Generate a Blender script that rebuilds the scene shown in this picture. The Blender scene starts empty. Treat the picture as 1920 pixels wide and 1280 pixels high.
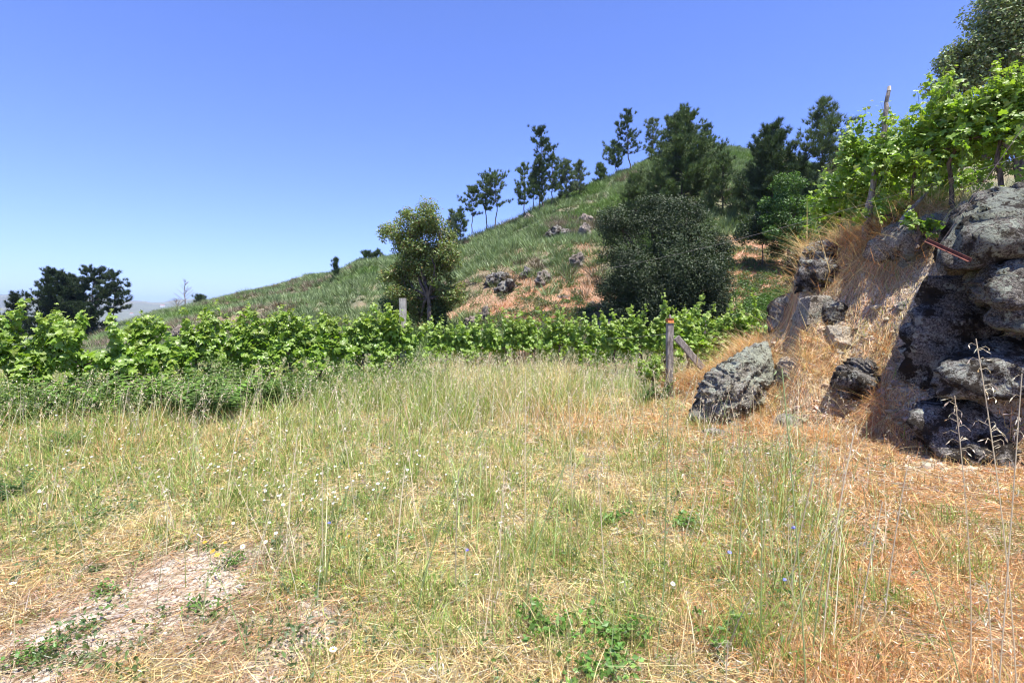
import bpy, math, random
import numpy as np
from math import radians as R_, sin, cos, pi
from mathutils import Vector

random.seed(7)
rng = np.random.default_rng(11)
scene = bpy.context.scene
col = scene.collection

# ------------------------------------------------------------------ camera, sky, sun, exposure
EYE = 1.6
F = 960.0                       # focal length in pixels of a 1920 wide picture
PITCH = math.atan(55 / F)
cam_d = bpy.data.cameras.new('camera')
cam = bpy.data.objects.new('camera', cam_d)
col.objects.link(cam)
cam_d.sensor_width = 36
cam_d.lens = 18.0
cam_d.clip_end = 30000
cam_d.clip_start = 0.05
cam.location = (0, 0, EYE)
cam.rotation_euler = (pi / 2 - PITCH, 0, 0)
scene.camera = cam

SUN_DIR = Vector((0.19, -0.24, 0.95)).normalized()
sun_el = math.asin(SUN_DIR.z)
sun_az = math.atan2(SUN_DIR.x, SUN_DIR.y)
world = bpy.data.worlds.new('World')
scene.world = world
world.use_nodes = True
wn = world.node_tree.nodes
wl = world.node_tree.links
bg = wn['Background']
sky = wn.new('ShaderNodeTexSky')
sky.sky_type = 'NISHITA'
sky.sun_disc = False
sky.sun_elevation = sun_el
sky.sun_rotation = sun_az
sky.altitude = 400
sky.air_density = 1.0
sky.dust_density = 0.1
sky.ozone_density = 4.0
tint = wn.new('ShaderNodeMix'); tint.data_type = 'RGBA'; tint.blend_type = 'MULTIPLY'; tint.inputs[0].default_value = 1
tint.inputs[7].default_value = (.84, .87, 1.42, 1)      # deep clear summer blue
wl.new(sky.outputs[0], tint.inputs[6])
wl.new(tint.outputs[2], bg.inputs[0])
bg.inputs[1].default_value = 0.080
sun_d = bpy.data.lights.new('sun', 'SUN')
sun_d.energy = 4.4
sun_d.angle = R_(0.53)
sun_d.color = (1.0, 0.955, 0.88)
sun = bpy.data.objects.new('sun', sun_d)
col.objects.link(sun)
sun.rotation_euler = SUN_DIR.to_track_quat('Z', 'Y').to_euler()
scene.view_settings.view_transform = 'Standard'
scene.view_settings.look = 'None'
scene.view_settings.exposure = 1.27
scene.view_settings.gamma = 1.0
scene.render.engine = 'CYCLES'
scene.cycles.max_bounces = 6
scene.cycles.diffuse_bounces = 3
scene.cycles.transmission_bounces = 3
scene.cycles.transparent_max_bounces = 4
scene.cycles.volume_bounces = 0
scene.cycles.filter_width = 1.15

CP, SP = cos(PITCH), sin(PITCH)
def at(px, py, D):
    cx = (px - 960) / F; cy = (640 - py) / F
    k = D / (CP + cy * SP)
    return np.array([cx * k, D, EYE + (cy * CP - SP) * k])
def proj(x, y, z):
    dz = z - EYE
    f = y * CP - dz * SP
    f = np.where(f < 0.05, 0.05, f)
    return 960 + F * x / f, 640 - F * (y * SP + dz * CP) / f

# ------------------------------------------------------------------ noise
def _h(i, j, k, s):
    n = (i * 374761393 + j * 668265263 + k * 2147483647 + s * 144665) & 0xffffffff
    n = ((n ^ (n >> 13)) * 1274126177) & 0xffffffff
    n = (n ^ (n >> 16)) & 0xffffffff
    return n / 4294967295.0
def vn(x, y, z=0.0, s=0):
    x, y, z = np.broadcast_arrays(np.asarray(x, float), np.asarray(y, float), np.asarray(z, float))
    xi, yi, zi = np.floor(x).astype(np.int64), np.floor(y).astype(np.int64), np.floor(z).astype(np.int64)
    fx, fy, fz = x - xi, y - yi, z - zi
    fx = fx * fx * (3 - 2 * fx); fy = fy * fy * (3 - 2 * fy); fz = fz * fz * (3 - 2 * fz)
    r = 0
    for a in (0, 1):
        wa = fx if a else 1 - fx
        for b in (0, 1):
            wb = fy if b else 1 - fy
            for c in (0, 1):
                wc = fz if c else 1 - fz
                r = r + wa * wb * wc * _h(xi + a, yi + b, zi + c, s)
    return r * 2 - 1
def fbm(x, y, z=0.0, s=0, o=4, g=0.5):
    r = 0; a = 1; f = 1
    for i in range(o):
        r = r + a * vn(np.asarray(x) * f + 17.3 * i, np.asarray(y) * f + 5.1 * i, np.asarray(z) * f, s + i)
        a *= g; f *= 2.03
    return r
def ss(a, b, x):
    t = np.clip((np.asarray(x, float) - a) / (b - a), 0, 1)
    return t * t * (3 - 2 * t)

# ------------------------------------------------------------------ terrain
SKY = [(-500, 660), (0, 655), (150, 645), (230, 618), (293, 592), (363, 575), (400, 567), (433, 557), (483, 545),
       (533, 537), (583, 520), (633, 514), (675, 492), (716, 489), (790, 474), (862, 459), (926, 430), (975, 411),
       (1046, 372), (1087, 358), (1136, 337), (1184, 318), (1215, 297), (1287, 286), (1345, 277), (1400, 285),
       (1494, 303), (1524, 312), (1606, 300), (1700, 300), (1920, 300), (2300, 330), (2800, 400)]
RID = [(-500, 90), (300, 92), (650, 76), (900, 62), (1150, 70), (1350, 86), (1600, 80), (2800, 80)]
FOOT = [(-500, 30), (300, 30), (700, 23), (1000, 20), (1250, 21), (1480, 19), (1700, 26), (2800, 26)]
_ku = np.array([(p - 960) / F for p, _ in SKY])
_kr = np.interp([p for p, _ in SKY], [a for a, _ in RID], [b for _, b in RID])
_kz = np.array([at(p, q, d)[2] for (p, q), d in zip(SKY, _kr)])
BK = np.array([  # px, foot distance, top distance, height of the bank
    (1230, 9.6, 10.4, 0), (1300, 8.6, 9.6, .32), (1380, 7.6, 9.2, .85), (1440, 7.1, 9.0, 1.1), (1482, 6.8, 8.8, 1.5),
    (1500, 6.7, 8.8, 2.6), (1600, 6.3, 8.3, 2.8), (1700, 5.8, 7.6, 2.9), (1800, 5.4, 6.7, 2.95), (1920, 5.1, 6.3, 3.0),
    (2200, 4.4, 5.4, 3.0), (2700, 3.6, 4.6, 3.0)], float)
_bu = (BK[:, 0] - 960) / F
def base_z(D):
    return np.interp(D, [0, 11, 70, 300, 900, 2000, 14000], [0, 0, -4, -22, -55, -60, -60])
def hgt(x, y, fine=True):
    x = np.asarray(x, float); y = np.asarray(y, float)
    r = np.hypot(x, y); th = np.arctan2(x, y)
    thc = np.clip(th, -1.15, 1.15)
    u = np.tan(thc); D = r * np.cos(thc)
    w = ss(-.5, .2, np.cos(th))
    b = base_z(D)
    Rg = np.interp(u, _ku, _kr); Zs = np.interp(u, _ku, _kz)
    Ft = np.interp(u, [(p - 960) / F for p, _ in FOOT], [d for _, d in FOOT])
    s = (D - Ft) / (Rg - Ft)
    top = np.maximum(Zs - base_z(Rg), 0)
    sc = np.clip(s, 0, 1)
    up = 0.82 * sc + 0.18 * sc * sc + 0.10 * np.sin(sc * pi) * 0.5
    hill = top * up * np.where(s > 1, 1 - ss(1, 3.4, s), 1) * w
    hn = ss(.05, .3, s) * (1 - ss(.7, 1.0, s) * .75) * np.where(top > 1, 1, top)
    hill = hill + hn * (0.9 * vn(x / 9, y / 9, 0, 3) + .45 * vn(x / 3.1, y / 3.1, 0, 4)) * w
    z = b + hill
    # far hills
    g1 = np.interp(u, [-2, -1, -.8, -.7, -.62, -.5, 0, 2], [205, 200, 180, 145, 165, 160, 150, 150])
    z = z + g1 * ss(1500, 4500, D) * (1 - .7 * ss(4700, 6500, D)) * w * (1 + .07 * vn(th * 40, D / 900, 0, 9))
    g2 = np.interp(u, [-2, -1.05, -.9, -.8, 0, 2], [360, 360, 300, 200, 150, 150])
    z = z + g2 * ss(6500, 9500, D) * w * (1 + .05 * vn(th * 30, 0, 0, 8))
    # bank on the right
    bb = np.interp(u, _bu, BK[:, 1]); bt = np.interp(u, _bu, BK[:, 2]); bh = np.interp(u, _bu, BK[:, 3])
    q = np.clip((D - bb) / (bt - bb), 0, 1)
    prof = 0.75 * q + .25 * q * q * (3 - 2 * q)
    prof = prof + .05 * np.sin(q * 2 * pi * 1.5) * q * (1 - q) * 2
    keep = ss((1474 - 960) / F, (1500 - 960) / F, u)
    bank = bh * prof
    bank = bank * (keep + (1 - keep) * (1 - ss(bt + .2, bt + 2.2, D)))
    bank = bank + keep * 0.03 * np.clip(D - bt, 0, 12)
    bank = bank * (1 - ss(16, 34, D)) * w
    if fine:
        bq = ss(.02, .3, q) * ss(0, .6, bh)* (1-ss(16,30,D))
        bank = bank + bq * (.17 * fbm(x * 1.3, y * 1.3, 0, 21, 3) + .10 * (.5 - np.abs(fbm(x * 3.2, y * 3.2, 0, 27, 3))) + .05 * fbm(x * 7, y * 7, 0, 31, 3)) * (1 - .5 * ss(1, 1.3, q))
    z = np.maximum(z, np.where(bank > .0, bank + np.minimum(b, 0) * (1 - keep), -999)) if True else z
    z = z + (.035 * vn(x / 1.4, y / 1.4, 0, 12) + .02 * vn(x / .45, y / .45, 0, 13)) * (1 - ss(20, 60, D))
    if fine:
        z = z + .006 * vn(x / .09, y / .09, 0, 14) * (1 - ss(6, 14, D))
    return z
def H1(x, y):
    return float(hgt(np.array([x]), np.array([y]))[0])
def ground_hit(px, py, d0=1.3, d1=120):
    """distance at which the line through a photo point meets the ground"""
    d = np.geomspace(d0, d1, 3000)
    p = at(px, py, 1.0)
    z = EYE + (p[2] - EYE) * d
    g = hgt(p[0] * d, d)
    i = np.argmax(g > z)
    if g[i] <= z[i]:
        i = len(d) - 1
    return np.array([p[0] * d[i], d[i], g[i]])

# ------------------------------------------------------------------ mesh building
class Geo:
    def __init__(s):
        s.V = []; s.F = []; s.C = []; s.n = 0
    def add(s, V, Fc, C=None):
        V = np.asarray(V, np.float32).reshape(-1, 3)
        Fc = np.asarray(Fc, np.int64)
        if C is None: C = (.5, .5, .5)
        C = np.asarray(C, np.float32)
        if C.ndim == 1: C = np.broadcast_to(C, (len(V), 3))
        s.V.append(V); s.F.append(Fc + s.n); s.C.append(C); s.n += len(V)
    def build(s, name, mat, parent=None, smooth=False):
        V = np.concatenate(s.V); C = np.concatenate(s.C)
        me = bpy.data.meshes.new(name)
        me.vertices.add(len(V)); me.vertices.foreach_set('co', V.ravel())
        tot = np.concatenate([np.full(len(f), f.shape[1], np.int32) for f in s.F])
        lv = np.concatenate([f.ravel() for f in s.F]).astype(np.int32)
        st = np.concatenate([[0], np.cumsum(tot)[:-1]]).astype(np.int32)
        me.loops.add(len(lv)); me.loops.foreach_set('vertex_index', lv)
        me.polygons.add(len(tot)); me.polygons.foreach_set('loop_start', st)
        try: me.polygons.foreach_set('loop_total', tot)
        except Exception: pass
        me.polygons.foreach_set('use_smooth', np.full(len(tot), smooth))
        a = me.color_attributes.new('Col', 'FLOAT_COLOR', 'POINT')
        a.data.foreach_set('color', np.concatenate([C, np.ones((len(C), 1), np.float32)], 1).ravel())
        me.update(calc_edges=True)
        me.materials.append(mat)
        o = bpy.data.objects.new(name, me)
        col.objects.link(o)
        if parent is not None:
            o.parent = parent
            o.location = -parent.location
        return o
def tag(o, label=None, cat=None, group=None, kind=None):
    if label: o['label'] = label
    if cat: o['category'] = cat
    if group: o['group'] = group
    if kind: o['kind'] = kind
    return o
def empty(name, loc, label=None, cat=None, group=None):
    o = bpy.data.objects.new(name, None)
    o.empty_display_size = .2
    o.location = Vector([float(c) for c in loc])
    col.objects.link(o)
    return tag(o, label, cat, group)
def copy_tree(o, loc, rz=0, sc=1, label=None):
    c = o.copy(); col.objects.link(c)
    c.location = loc; c.rotation_euler = (0, 0, rz); c.scale = (sc, sc, sc)
    if label: c['label'] = label
    for ch in o.children:
        d = ch.copy(); col.objects.link(d); d.parent = c
    return c

def tube(G, P, rad, n=6, C=(.2, .15, .1), cap=True):
    P = np.asarray(P, float); m = len(P)
    rad = np.broadcast_to(np.asarray(rad, float), (m,))
    T = np.gradient(P, axis=0); T /= np.linalg.norm(T, axis=1)[:, None] + 1e-9
    ref = np.array([1., 0, 0]) if abs(T[0][0]) < .8 else np.array([0, 1., 0])
    V = []
    for i in range(m):
        a = np.cross(T[i], ref); a /= np.linalg.norm(a) + 1e-9
        b = np.cross(T[i], a)
        ang = np.arange(n) * 2 * pi / n
        V.append(P[i] + rad[i] * (np.outer(np.cos(ang), a) + np.outer(np.sin(ang), b)))
    V = np.concatenate(V)
    f = []
    for i in range(m - 1):
        for j in range(n):
            k = (j + 1) % n
            f.append((i * n + j, i * n + k, (i + 1) * n + k, (i + 1) * n + j))
    G.add(V, np.array(f), C)
    if cap:
        G.add(V[-n:], np.array([list(range(n))]), C)
        G.add(V[:n], np.array([list(range(n))[::-1]]), C)
def wobble(a, b, n, amp, seed=0):
    a = np.asarray(a, float); b = np.asarray(b, float)
    r = np.random.default_rng(seed)
    t = np.linspace(0, 1, n)[:, None]
    off = np.cumsum(r.normal(0, amp, (n, 3)), 0)
    off -= off[0] + (off[-1] - off[0]) * t
    return a + (b - a) * t + off

def blades(G, P, H, az, lean, bend, W, C0, C1, seg=2, faz=None):
    """curved tapering grass blades"""
    n = len(P)
    H = np.broadcast_to(H, (n,)); W = np.broadcast_to(W, (n,))
    if faz is None: faz = rng.uniform(0, pi, n)
    d = np.stack([np.sin(az), np.cos(az), 0 * az], 1)
    wv = np.stack([np.cos(faz), np.sin(faz), 0 * faz], 1)
    L = []; Cc = []
    for i in range(seg + 1):
        t = i / seg
        off = H * (lean * t + bend * t * t)
        up = H * (t - .30 * np.abs(bend) * t * t)
        c = P + d * off[:, None] + np.array([0, 0, 1.]) * up[:, None]
        w = W * (1 - t ** 1.6) * .5
        cc = C0 * (1 - t) + C1 * t
        if i < seg:
            L += [c - wv * w[:, None], c + wv * w[:, None]]; Cc += [cc, cc]
        else:
            L += [c]; Cc += [cc]
    k = 2 * seg + 1
    V = np.stack(L, 1).reshape(-1, 3); C = np.stack(Cc, 1).reshape(-1, 3)
    b = np.arange(n)[:, None] * k
    if seg > 1:
        q = np.concatenate([b + np.array([[2 * i, 2 * i + 1, 2 * i + 3, 2 * i + 2]]) for i in range(seg - 1)])
        G.add(V, q, C)
        G.F.append(b + np.array([[k - 3, k - 2, k - 1]]) + G.n - len(V))
    else:
        G.add(V, b + np.array([[0, 1, 2]]), C)
def sticks(G, A, B, W, C):
    """straight thin strips from A to B, pointed at the far end"""
    n = len(A)
    d = B - A
    r = rng.normal(0, 1, (n, 3)); r[:, 2] *= .5
    w = np.cross(d, r); w /= np.linalg.norm(w, axis=1)[:, None] + 1e-9
    w = w * (np.broadcast_to(W, (n,)) * .5)[:, None]
    V = np.stack([A - w, A + w, B + w * .4, B - w * .4], 1).reshape(-1, 3)
    f = np.arange(n)[:, None] * 4 + np.array([[0, 1, 2, 3]])
    G.add(V, f, np.repeat(C, 4, 0))
def frames(N, T):
    """rotation matrices whose z is N and whose x follows T"""
    N = N / (np.linalg.norm(N, axis=1)[:, None] + 1e-9)
    x = T - N * (T * N).sum(1)[:, None]
    x /= np.linalg.norm(x, axis=1)[:, None] + 1e-9
    y = np.cross(N, x)
    return np.stack([x, y, N], 2)
def stamp(G, TV, TF, P, M, S, C):
    n = len(P); k = len(TV)
    V = np.einsum('nij,kj->nki', M, TV) * np.broadcast_to(S, (n,))[:, None, None] + P[:, None, :]
    for f in TF:
        f = np.asarray(f)
    fs = {}
    for f in TF: fs.setdefault(len(f), []).append(f)
    first = True
    b = (np.arange(n) * k)
    for ln, ff in fs.items():
        ff = np.array(ff)
        q = (b[:, None, None] + ff[None]).reshape(-1, ln)
        if first:
            G.add(V.reshape(-1, 3), q, np.repeat(C, k, 0)); first = False
        else:
            G.F.append(q + G.n - n * k)
LEAF_OVAL = (np.array([(-.5, 0, 0), (-.1, -.26, .05), (.5, 0, 0), (-.1, .26, .05)]), [(0, 1, 2), (0, 2, 3)])
LEAF_VINE = (np.array([(0, 0, 0), (-.22, -.30, .05), (.02, -.52, .0), (.20, -.36, .06), (.46, -.42, -.04), (.50, -.16, .03), (.86, 0, -.10),
                       (.50, .16, .03), (.46, .42, -.04), (.20, .36, .06), (.02, .52, .0), (-.22, .30, .05), (.3, 0, .02)]),
             [(0, 1, 2, 3), (0, 3, 12), (3, 4, 5, 12), (12, 5, 6), (12, 6, 7), (12, 7, 8, 9), (0, 12, 9), (0, 9, 10, 11)])
def leaves(G, P, size, C, up=.6, out=None, shape=LEAF_OVAL, r=rng):
    n = len(P)
    N = r.normal(0, 1, (n, 3)); N /= np.linalg.norm(N, axis=1)[:, None]
    N[:, 2] += up
    if out is not None: N += out
    T = r.normal(0, 1, (n, 3)); T[:, 2] -= .5
    stamp(G, shape[0], shape[1], P, frames(N, T), size, C)
def jit(c, n, v=.2, hue=.06, r=rng):
    c = np.asarray(c, float)
    k = np.clip(r.normal(1, v, (n, 1)), .45, 1.7)
    return np.clip(c[None] * k * (1 + r.normal(0, hue, (n, 3))), .002, .95)

# ------------------------------------------------------------------ materials
def mat_new(name):
    m = bpy.data.materials.new(name); m.use_nodes = True
    m.node_tree.nodes.clear()
    return m, m.node_tree.nodes, m.node_tree.links
def leaf_mat(name, trans=.35, gloss=.06, rough=.4, tint=(1.15, 1.25, .55)):
    m, n, l = mat_new(name)
    out = n.new('ShaderNodeOutputMaterial')
    at_ = n.new('ShaderNodeAttribute'); at_.attribute_name = 'Col'
    d = n.new('ShaderNodeBsdfDiffuse'); l.new(at_.outputs['Color'], d.inputs[0])
    t = n.new('ShaderNodeBsdfTranslucent')
    mx = n.new('ShaderNodeMix'); mx.data_type = 'RGBA'; mx.blend_type = 'MULTIPLY'; mx.inputs[0].default_value = 1
    l.new(at_.outputs['Color'], mx.inputs[6]); mx.inputs[7].default_value = (*tint, 1)
    l.new(mx.outputs[2], t.inputs[0])
    a = n.new('ShaderNodeMixShader'); a.inputs[0].default_value = trans
    l.new(d.outputs[0], a.inputs[1]); l.new(t.outputs[0], a.inputs[2])
    g = n.new('ShaderNodeBsdfGlossy'); g.inputs['Roughness'].default_value = rough
    g.inputs[0].default_value = (1, 1, 1, 1)
    b = n.new('ShaderNodeMixShader'); b.inputs[0].default_value = gloss
    l.new(a.outputs[0], b.inputs[1]); l.new(g.outputs[0], b.inputs[2])
    l.new(b.outputs[0], out.inputs[0])
    return m
M_leaf = leaf_mat('leaf', .38, .03, .5)
M_vine = leaf_mat('vine_leaf', .45, .035, .45, (1.2, 1.3, .5))
M_needle = leaf_mat('needles', .15, .03, .5)
M_grass = leaf_mat('grass_blades', .30, .04, .45, (1.1, 1.1, .8))
M_hard = leaf_mat('hard_leaf', .14, .03, .5)
M_petal = leaf_mat('petal', .3, .02, .5, (1, 1, 1))

def nmix(n, l, fac, a, b, bt='MIX'):
    mx = n.new('ShaderNodeMix'); mx.data_type = 'RGBA'; mx.blend_type = bt
    for i, v in ((0, fac), (6, a), (7, b)):
        if isinstance(v, bpy.types.NodeSocket): l.new(v, mx.inputs[i])
        elif i == 0: mx.inputs[0].default_value = v
        else: mx.inputs[i].default_value = (*v, 1)
    return mx.outputs[2]
def nnoise(n, l, vec, scale, det=5, rough=.6, dist=0):
    t = n.new('ShaderNodeTexNoise'); t.inputs['Scale'].default_value = scale
    t.inputs['Detail'].default_value = det; t.inputs['Roughness'].default_value = rough
    t.inputs['Distortion'].default_value = dist
    l.new(vec, t.inputs['Vector'])
    return t.outputs[0]
def nramp(n, l, v, a, b):
    r = n.new('ShaderNodeMapRange'); r.inputs[1].default_value = a; r.inputs[2].default_value = b
    r.interpolation_type = 'SMOOTHSTEP'
    l.new(v, r.inputs[0]); return r.outputs[0]
def bark_mat(name, c1, c2, scale=12, bump=.5):
    m, n, l = mat_new(name)
    out = n.new('ShaderNodeOutputMaterial'); p = n.new('ShaderNodeBsdfPrincipled')
    g = n.new('ShaderNodeNewGeometry')
    mp = n.new('ShaderNodeMapping'); mp.inputs['Scale'].default_value = (1, 1, .25)
    l.new(g.outputs['Position'], mp.inputs[0])
    v = nnoise(n, l, mp.outputs[0], scale, 6, .65)
    l.new(nmix(n, l, nramp(n, l, v, .35, .65), c1, c2), p.inputs['Base Color'])
    p.inputs['Roughness'].default_value = .9
    b = n.new('ShaderNodeBump'); b.inputs['Strength'].default_value = bump; b.inputs['Distance'].default_value = .02
    l.new(v, b.inputs['Height']); l.new(b.outputs[0], p.inputs['Normal'])
    l.new(p.outputs[0], out.inputs[0])
    return m
M_bark = bark_mat('bark', (.045, .035, .028), (.16, .125, .10))
M_vinebark = bark_mat('vine_bark', (.05, .035, .025), (.20, .14, .10), 30)
M_wood = bark_mat('weathered_wood', (.13, .11, .09), (.34, .30, .26), 26)
M_conc = bark_mat('granite_post', (.24, .22, .18), (.46, .43, .37), 30)
M_cut = bark_mat('cut_wood', (.6, .5, .36), (.75, .66, .5), 20)
M_orange = bark_mat('orange_lichen', (.30, .10, .03), (.55, .20, .06), 30)
M_rust = bark_mat('rusty_steel', (.075, .022, .014), (.17, .05, .028), 25, .3)
M_wire = bark_mat('wire', (.22, .20, .18), (.34, .31, .28), 25, .1)
M_house = bark_mat('white_render', (.7, .68, .64), (.8, .78, .74), 1, 0)
M_roof = bark_mat('red_tiles', (.35, .13, .07), (.45, .18, .1), 1, 0)

def rock_mat(name, base1, base2, lichen, moss, lich=.55, mos=.5, bump=1.0):
    m, n, l = mat_new(name)
    out = n.new('ShaderNodeOutputMaterial'); p = n.new('ShaderNodeBsdfPrincipled')
    g = n.new('ShaderNodeNewGeometry'); P = g.outputs['Position']
    big = nnoise(n, l, P, 1.7, 5, .6, .5)
    mid = nnoise(n, l, P, 9, 6, .7)
    fine = nnoise(n, l, P, 55, 4, .75)
    fine2 = nnoise(n, l, P, 24, 5, .75, .6)
    c = nmix(n, l, nramp(n, l, mid, .35, .68), base1, base2)
    c = nmix(n, l, nramp(n, l, fine, .47, .58), c, tuple(min(1, 1.6 * b + .06) for b in base2))
    c = nmix(n, l, nramp(n, l, fine2, .47, .38), c, nmix(n, l, 1.0, c, (.36, .33, .29), 'MULTIPLY'))
    add = n.new('ShaderNodeMath'); add.operation = 'ADD'
    l.new(big, add.inputs[0]); l.new(fine2, add.inputs[1])
    lf = nramp(n, l, add.outputs[0], 1.06 - (lich - .5) * .6, 1.14 - (lich - .5) * .6)
    c = nmix(n, l, lf, c, lichen)
    vo = n.new('ShaderNodeTexVoronoi'); vo.inputs['Scale'].default_value = 7.5; vo.inputs['Randomness'].default_value = 1
    wv = n.new('ShaderNodeVectorMath'); wv.operation = 'MULTIPLY_ADD'
    nv = n.new('ShaderNodeTexNoise'); nv.inputs['Scale'].default_value = 14; nv.inputs['Detail'].default_value = 4; l.new(P, nv.inputs['Vector'])
    l.new(nv.outputs['Color'], wv.inputs[0]); wv.inputs[1].default_value = (.16, .16, .16); l.new(P, wv.inputs[2])
    l.new(wv.outputs[0], vo.inputs['Vector'])
    sc = n.new('ShaderNodeSeparateColor'); l.new(vo.outputs['Color'], sc.inputs[0])
    th = n.new('ShaderNodeMath'); th.operation = 'MULTIPLY_ADD'; l.new(sc.outputs[0], th.inputs[0]); th.inputs[1].default_value = .62; th.inputs[2].default_value = -.18
    su = n.new('ShaderNodeMath'); su.operation = 'SUBTRACT'; l.new(th.outputs[0], su.inputs[0]); l.new(vo.outputs['Distance'], su.inputs[1])
    bl = nramp(n, l, su.outputs[0], -.01, .03)
    c = nmix(n, l, bl, c, nmix(n, l, nramp(n, l, fine, .42, .58), lichen, tuple(min(1, 1.35 * q) for q in lichen)))
    # dark moss and crust
    sep = n.new('ShaderNodeSeparateXYZ'); l.new(g.outputs['Normal'], sep.inputs[0])
    big2 = nnoise(n, l, P, 3.1, 5, .65, .4)
    a2 = n.new('ShaderNodeMath'); a2.operation = 'MULTIPLY_ADD'
    l.new(fine2, a2.inputs[0]); a2.inputs[1].default_value = .6; l.new(big2, a2.inputs[2])
    c = nmix(n, l, nramp(n, l, a2.outputs[0], .80 - (mos - .5) * .5, .88 - (mos - .5) * .5), c, moss)
    l.new(c, p.inputs['Base Color'])
    p.inputs['Roughness'].default_value = .88
    p.inputs['Specular IOR Level'].default_value = .3
    hs = n.new('ShaderNodeMath'); hs.operation = 'MULTIPLY_ADD'
    l.new(mid, hs.inputs[0]); hs.inputs[1].default_value = 2.2; l.new(fine2, hs.inputs[2])
    b = n.new('ShaderNodeBump'); b.inputs['Strength'].default_value = bump; b.inputs['Distance'].default_value = .09
    l.new(hs.outputs[0], b.inputs['Height']); l.new(b.outputs[0], p.inputs['Normal'])
    l.new(p.outputs[0], out.inputs[0])
    return m
M_rock = rock_mat('granite_dark', (.08, .072, .06), (.24, .22, .19), (.42, .43, .36), (.035, .026, .016), .50, .55)
M_rock_l = rock_mat('granite_pale', (.19, .16, .125), (.42, .37, .29), (.36, .37, .29), (.06, .045, .03), .55, .35)
M_rock_b = rock_mat('granite_boulder', (.13, .115, .09), (.34, .31, .25), (.46, .48, .37), (.06, .048, .032), .70, .42)
M_sandrock = rock_mat('sandy_granite', (.44, .33, .22), (.62, .51, .37), (.55, .49, .38), (.26, .18, .11), .50, .12)
M_rock_m = rock_mat('granite_lichen', (.075, .066, .054), (.20, .182, .152), (.33, .355, .28), (.045, .035, .022), .66, .47)
M_rock_far = rock_mat('granite_far', (.14, .11, .085), (.28, .225, .18), (.33, .30, .25), (.05, .045, .03), .5, .42)

# ------------------------------------------------------------------ ground colour zones (photo positions used only as map coordinates)
def blob(px, py, cx, cy, rx, ry):
    return np.exp(-(((px - cx) / rx) ** 2 + ((py - cy) / ry) ** 2))
def seg_d(px, py, x0, y0, x1, y1):
    dx, dy = x1 - x0, y1 - y0
    t = np.clip(((px - x0) * dx + (py - y0) * dy) / (dx * dx + dy * dy), 0, 1)
    return np.hypot(px - x0 - dx * t, py - y0 - dy * t)
def zones(x, y, z):
    px, py = proj(x, y, z)
    nz = fbm(x * 1.1, y * 1.1, 0, 50, 4)
    nf = fbm(x * 4.5, y * 4.5, 0, 60, 3)
    bare = np.exp(-(seg_d(px, py, -60, 1320, 340, 1095) / 75) ** 2) + .9 * np.exp(-(seg_d(px, py, 340, 1095, 560, 1020) / 48) ** 2) \
        + .7 * np.exp(-(seg_d(px, py, 500, 1280, 600, 1160) / 55) ** 2) + .5 * blob(px, py, 100, 1130, 170, 60) + .45 * blob(px, py, 690, 930, 120, 24)
    bare = bare + .5 * blob(px, py, 1500, 800, 160, 60) + .4 * blob(px, py, 1750, 900, 130, 40)+.5*blob(px,py,420,1240,120,60) + .25 * ss(1000, 1060, py) * (1 - ss(380, 560, px))
    bare = np.clip(bare + .38 * nz + .3 * nf - .15, 0, 1)
    orange = ss(1150, 1500, px + 120 * nz) * ss(700, 760, py) + .75 * blob(px, py, 1150, 810, 170, 45) + .5 * blob(px, py, 300, 1130, 330, 110) + .42 * blob(px, py, 200, 835, 480, 48)
    orange = np.clip(orange + .25 * nz, 0, 1)
    green = .4 * blob(px, py, 250, 860, 400, 90) + .5 * blob(px, py, 500, 1000, 500, 160) + .7 * blob(px, py, 100, 760, 420, 45) + .55 * blob(px, py, 60, 940, 200, 160) + .5 * blob(px, py, 560, 930, 220, 80) \
        + .65 * blob(px, py, 900, 830, 260, 50) + .8 * blob(px, py, 1170, 700, 90, 45) + .5 * blob(px, py, 680, 1080, 200, 160) + .55 * blob(px, py, 1050, 1150, 260, 200) \
        + 1.1 * blob(px, py, 1470, 1020, 90, 160) + .25 * blob(px, py, 1000, 1180, 330, 120) + .5 * blob(px, py, 1270, 880, 100, 70) + .3*blob(px,py,560,760,300,60)
    green = np.clip(1.15 * green + .75 * nz + .4 * nf + .12, 0, 1)
    return px, py, bare, orange, green, nz, nf
STRAW = np.array([.66, .51, .25]); ORST = np.array([.62, .35, .15]); GRN = np.array([.19, .31, .05])
SAND = np.array([.47, .405, .32]); SOIL = np.array([.33, .225, .13])
def hill_bare(px, py, x, y):
    """how bare and dry the hillside is"""
    n = fbm(x * .35, y * .35, 0, 70, 3)
    b = 1.3 * blob(px, py, 1030, 585, 120, 66) + 1.0 * blob(px, py, 925, 575, 70, 45) + 1.1 * blob(px, py, 1420, 500, 75, 75) + .55 * blob(px, py, 1100, 500, 50, 50) \
        + .35 * blob(px, py, 400, 600, 110, 22) + .35 * blob(px, py, 520, 570, 90, 16)
    return np.clip(b + .45 * n - .05, 0, 1), n

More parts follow.
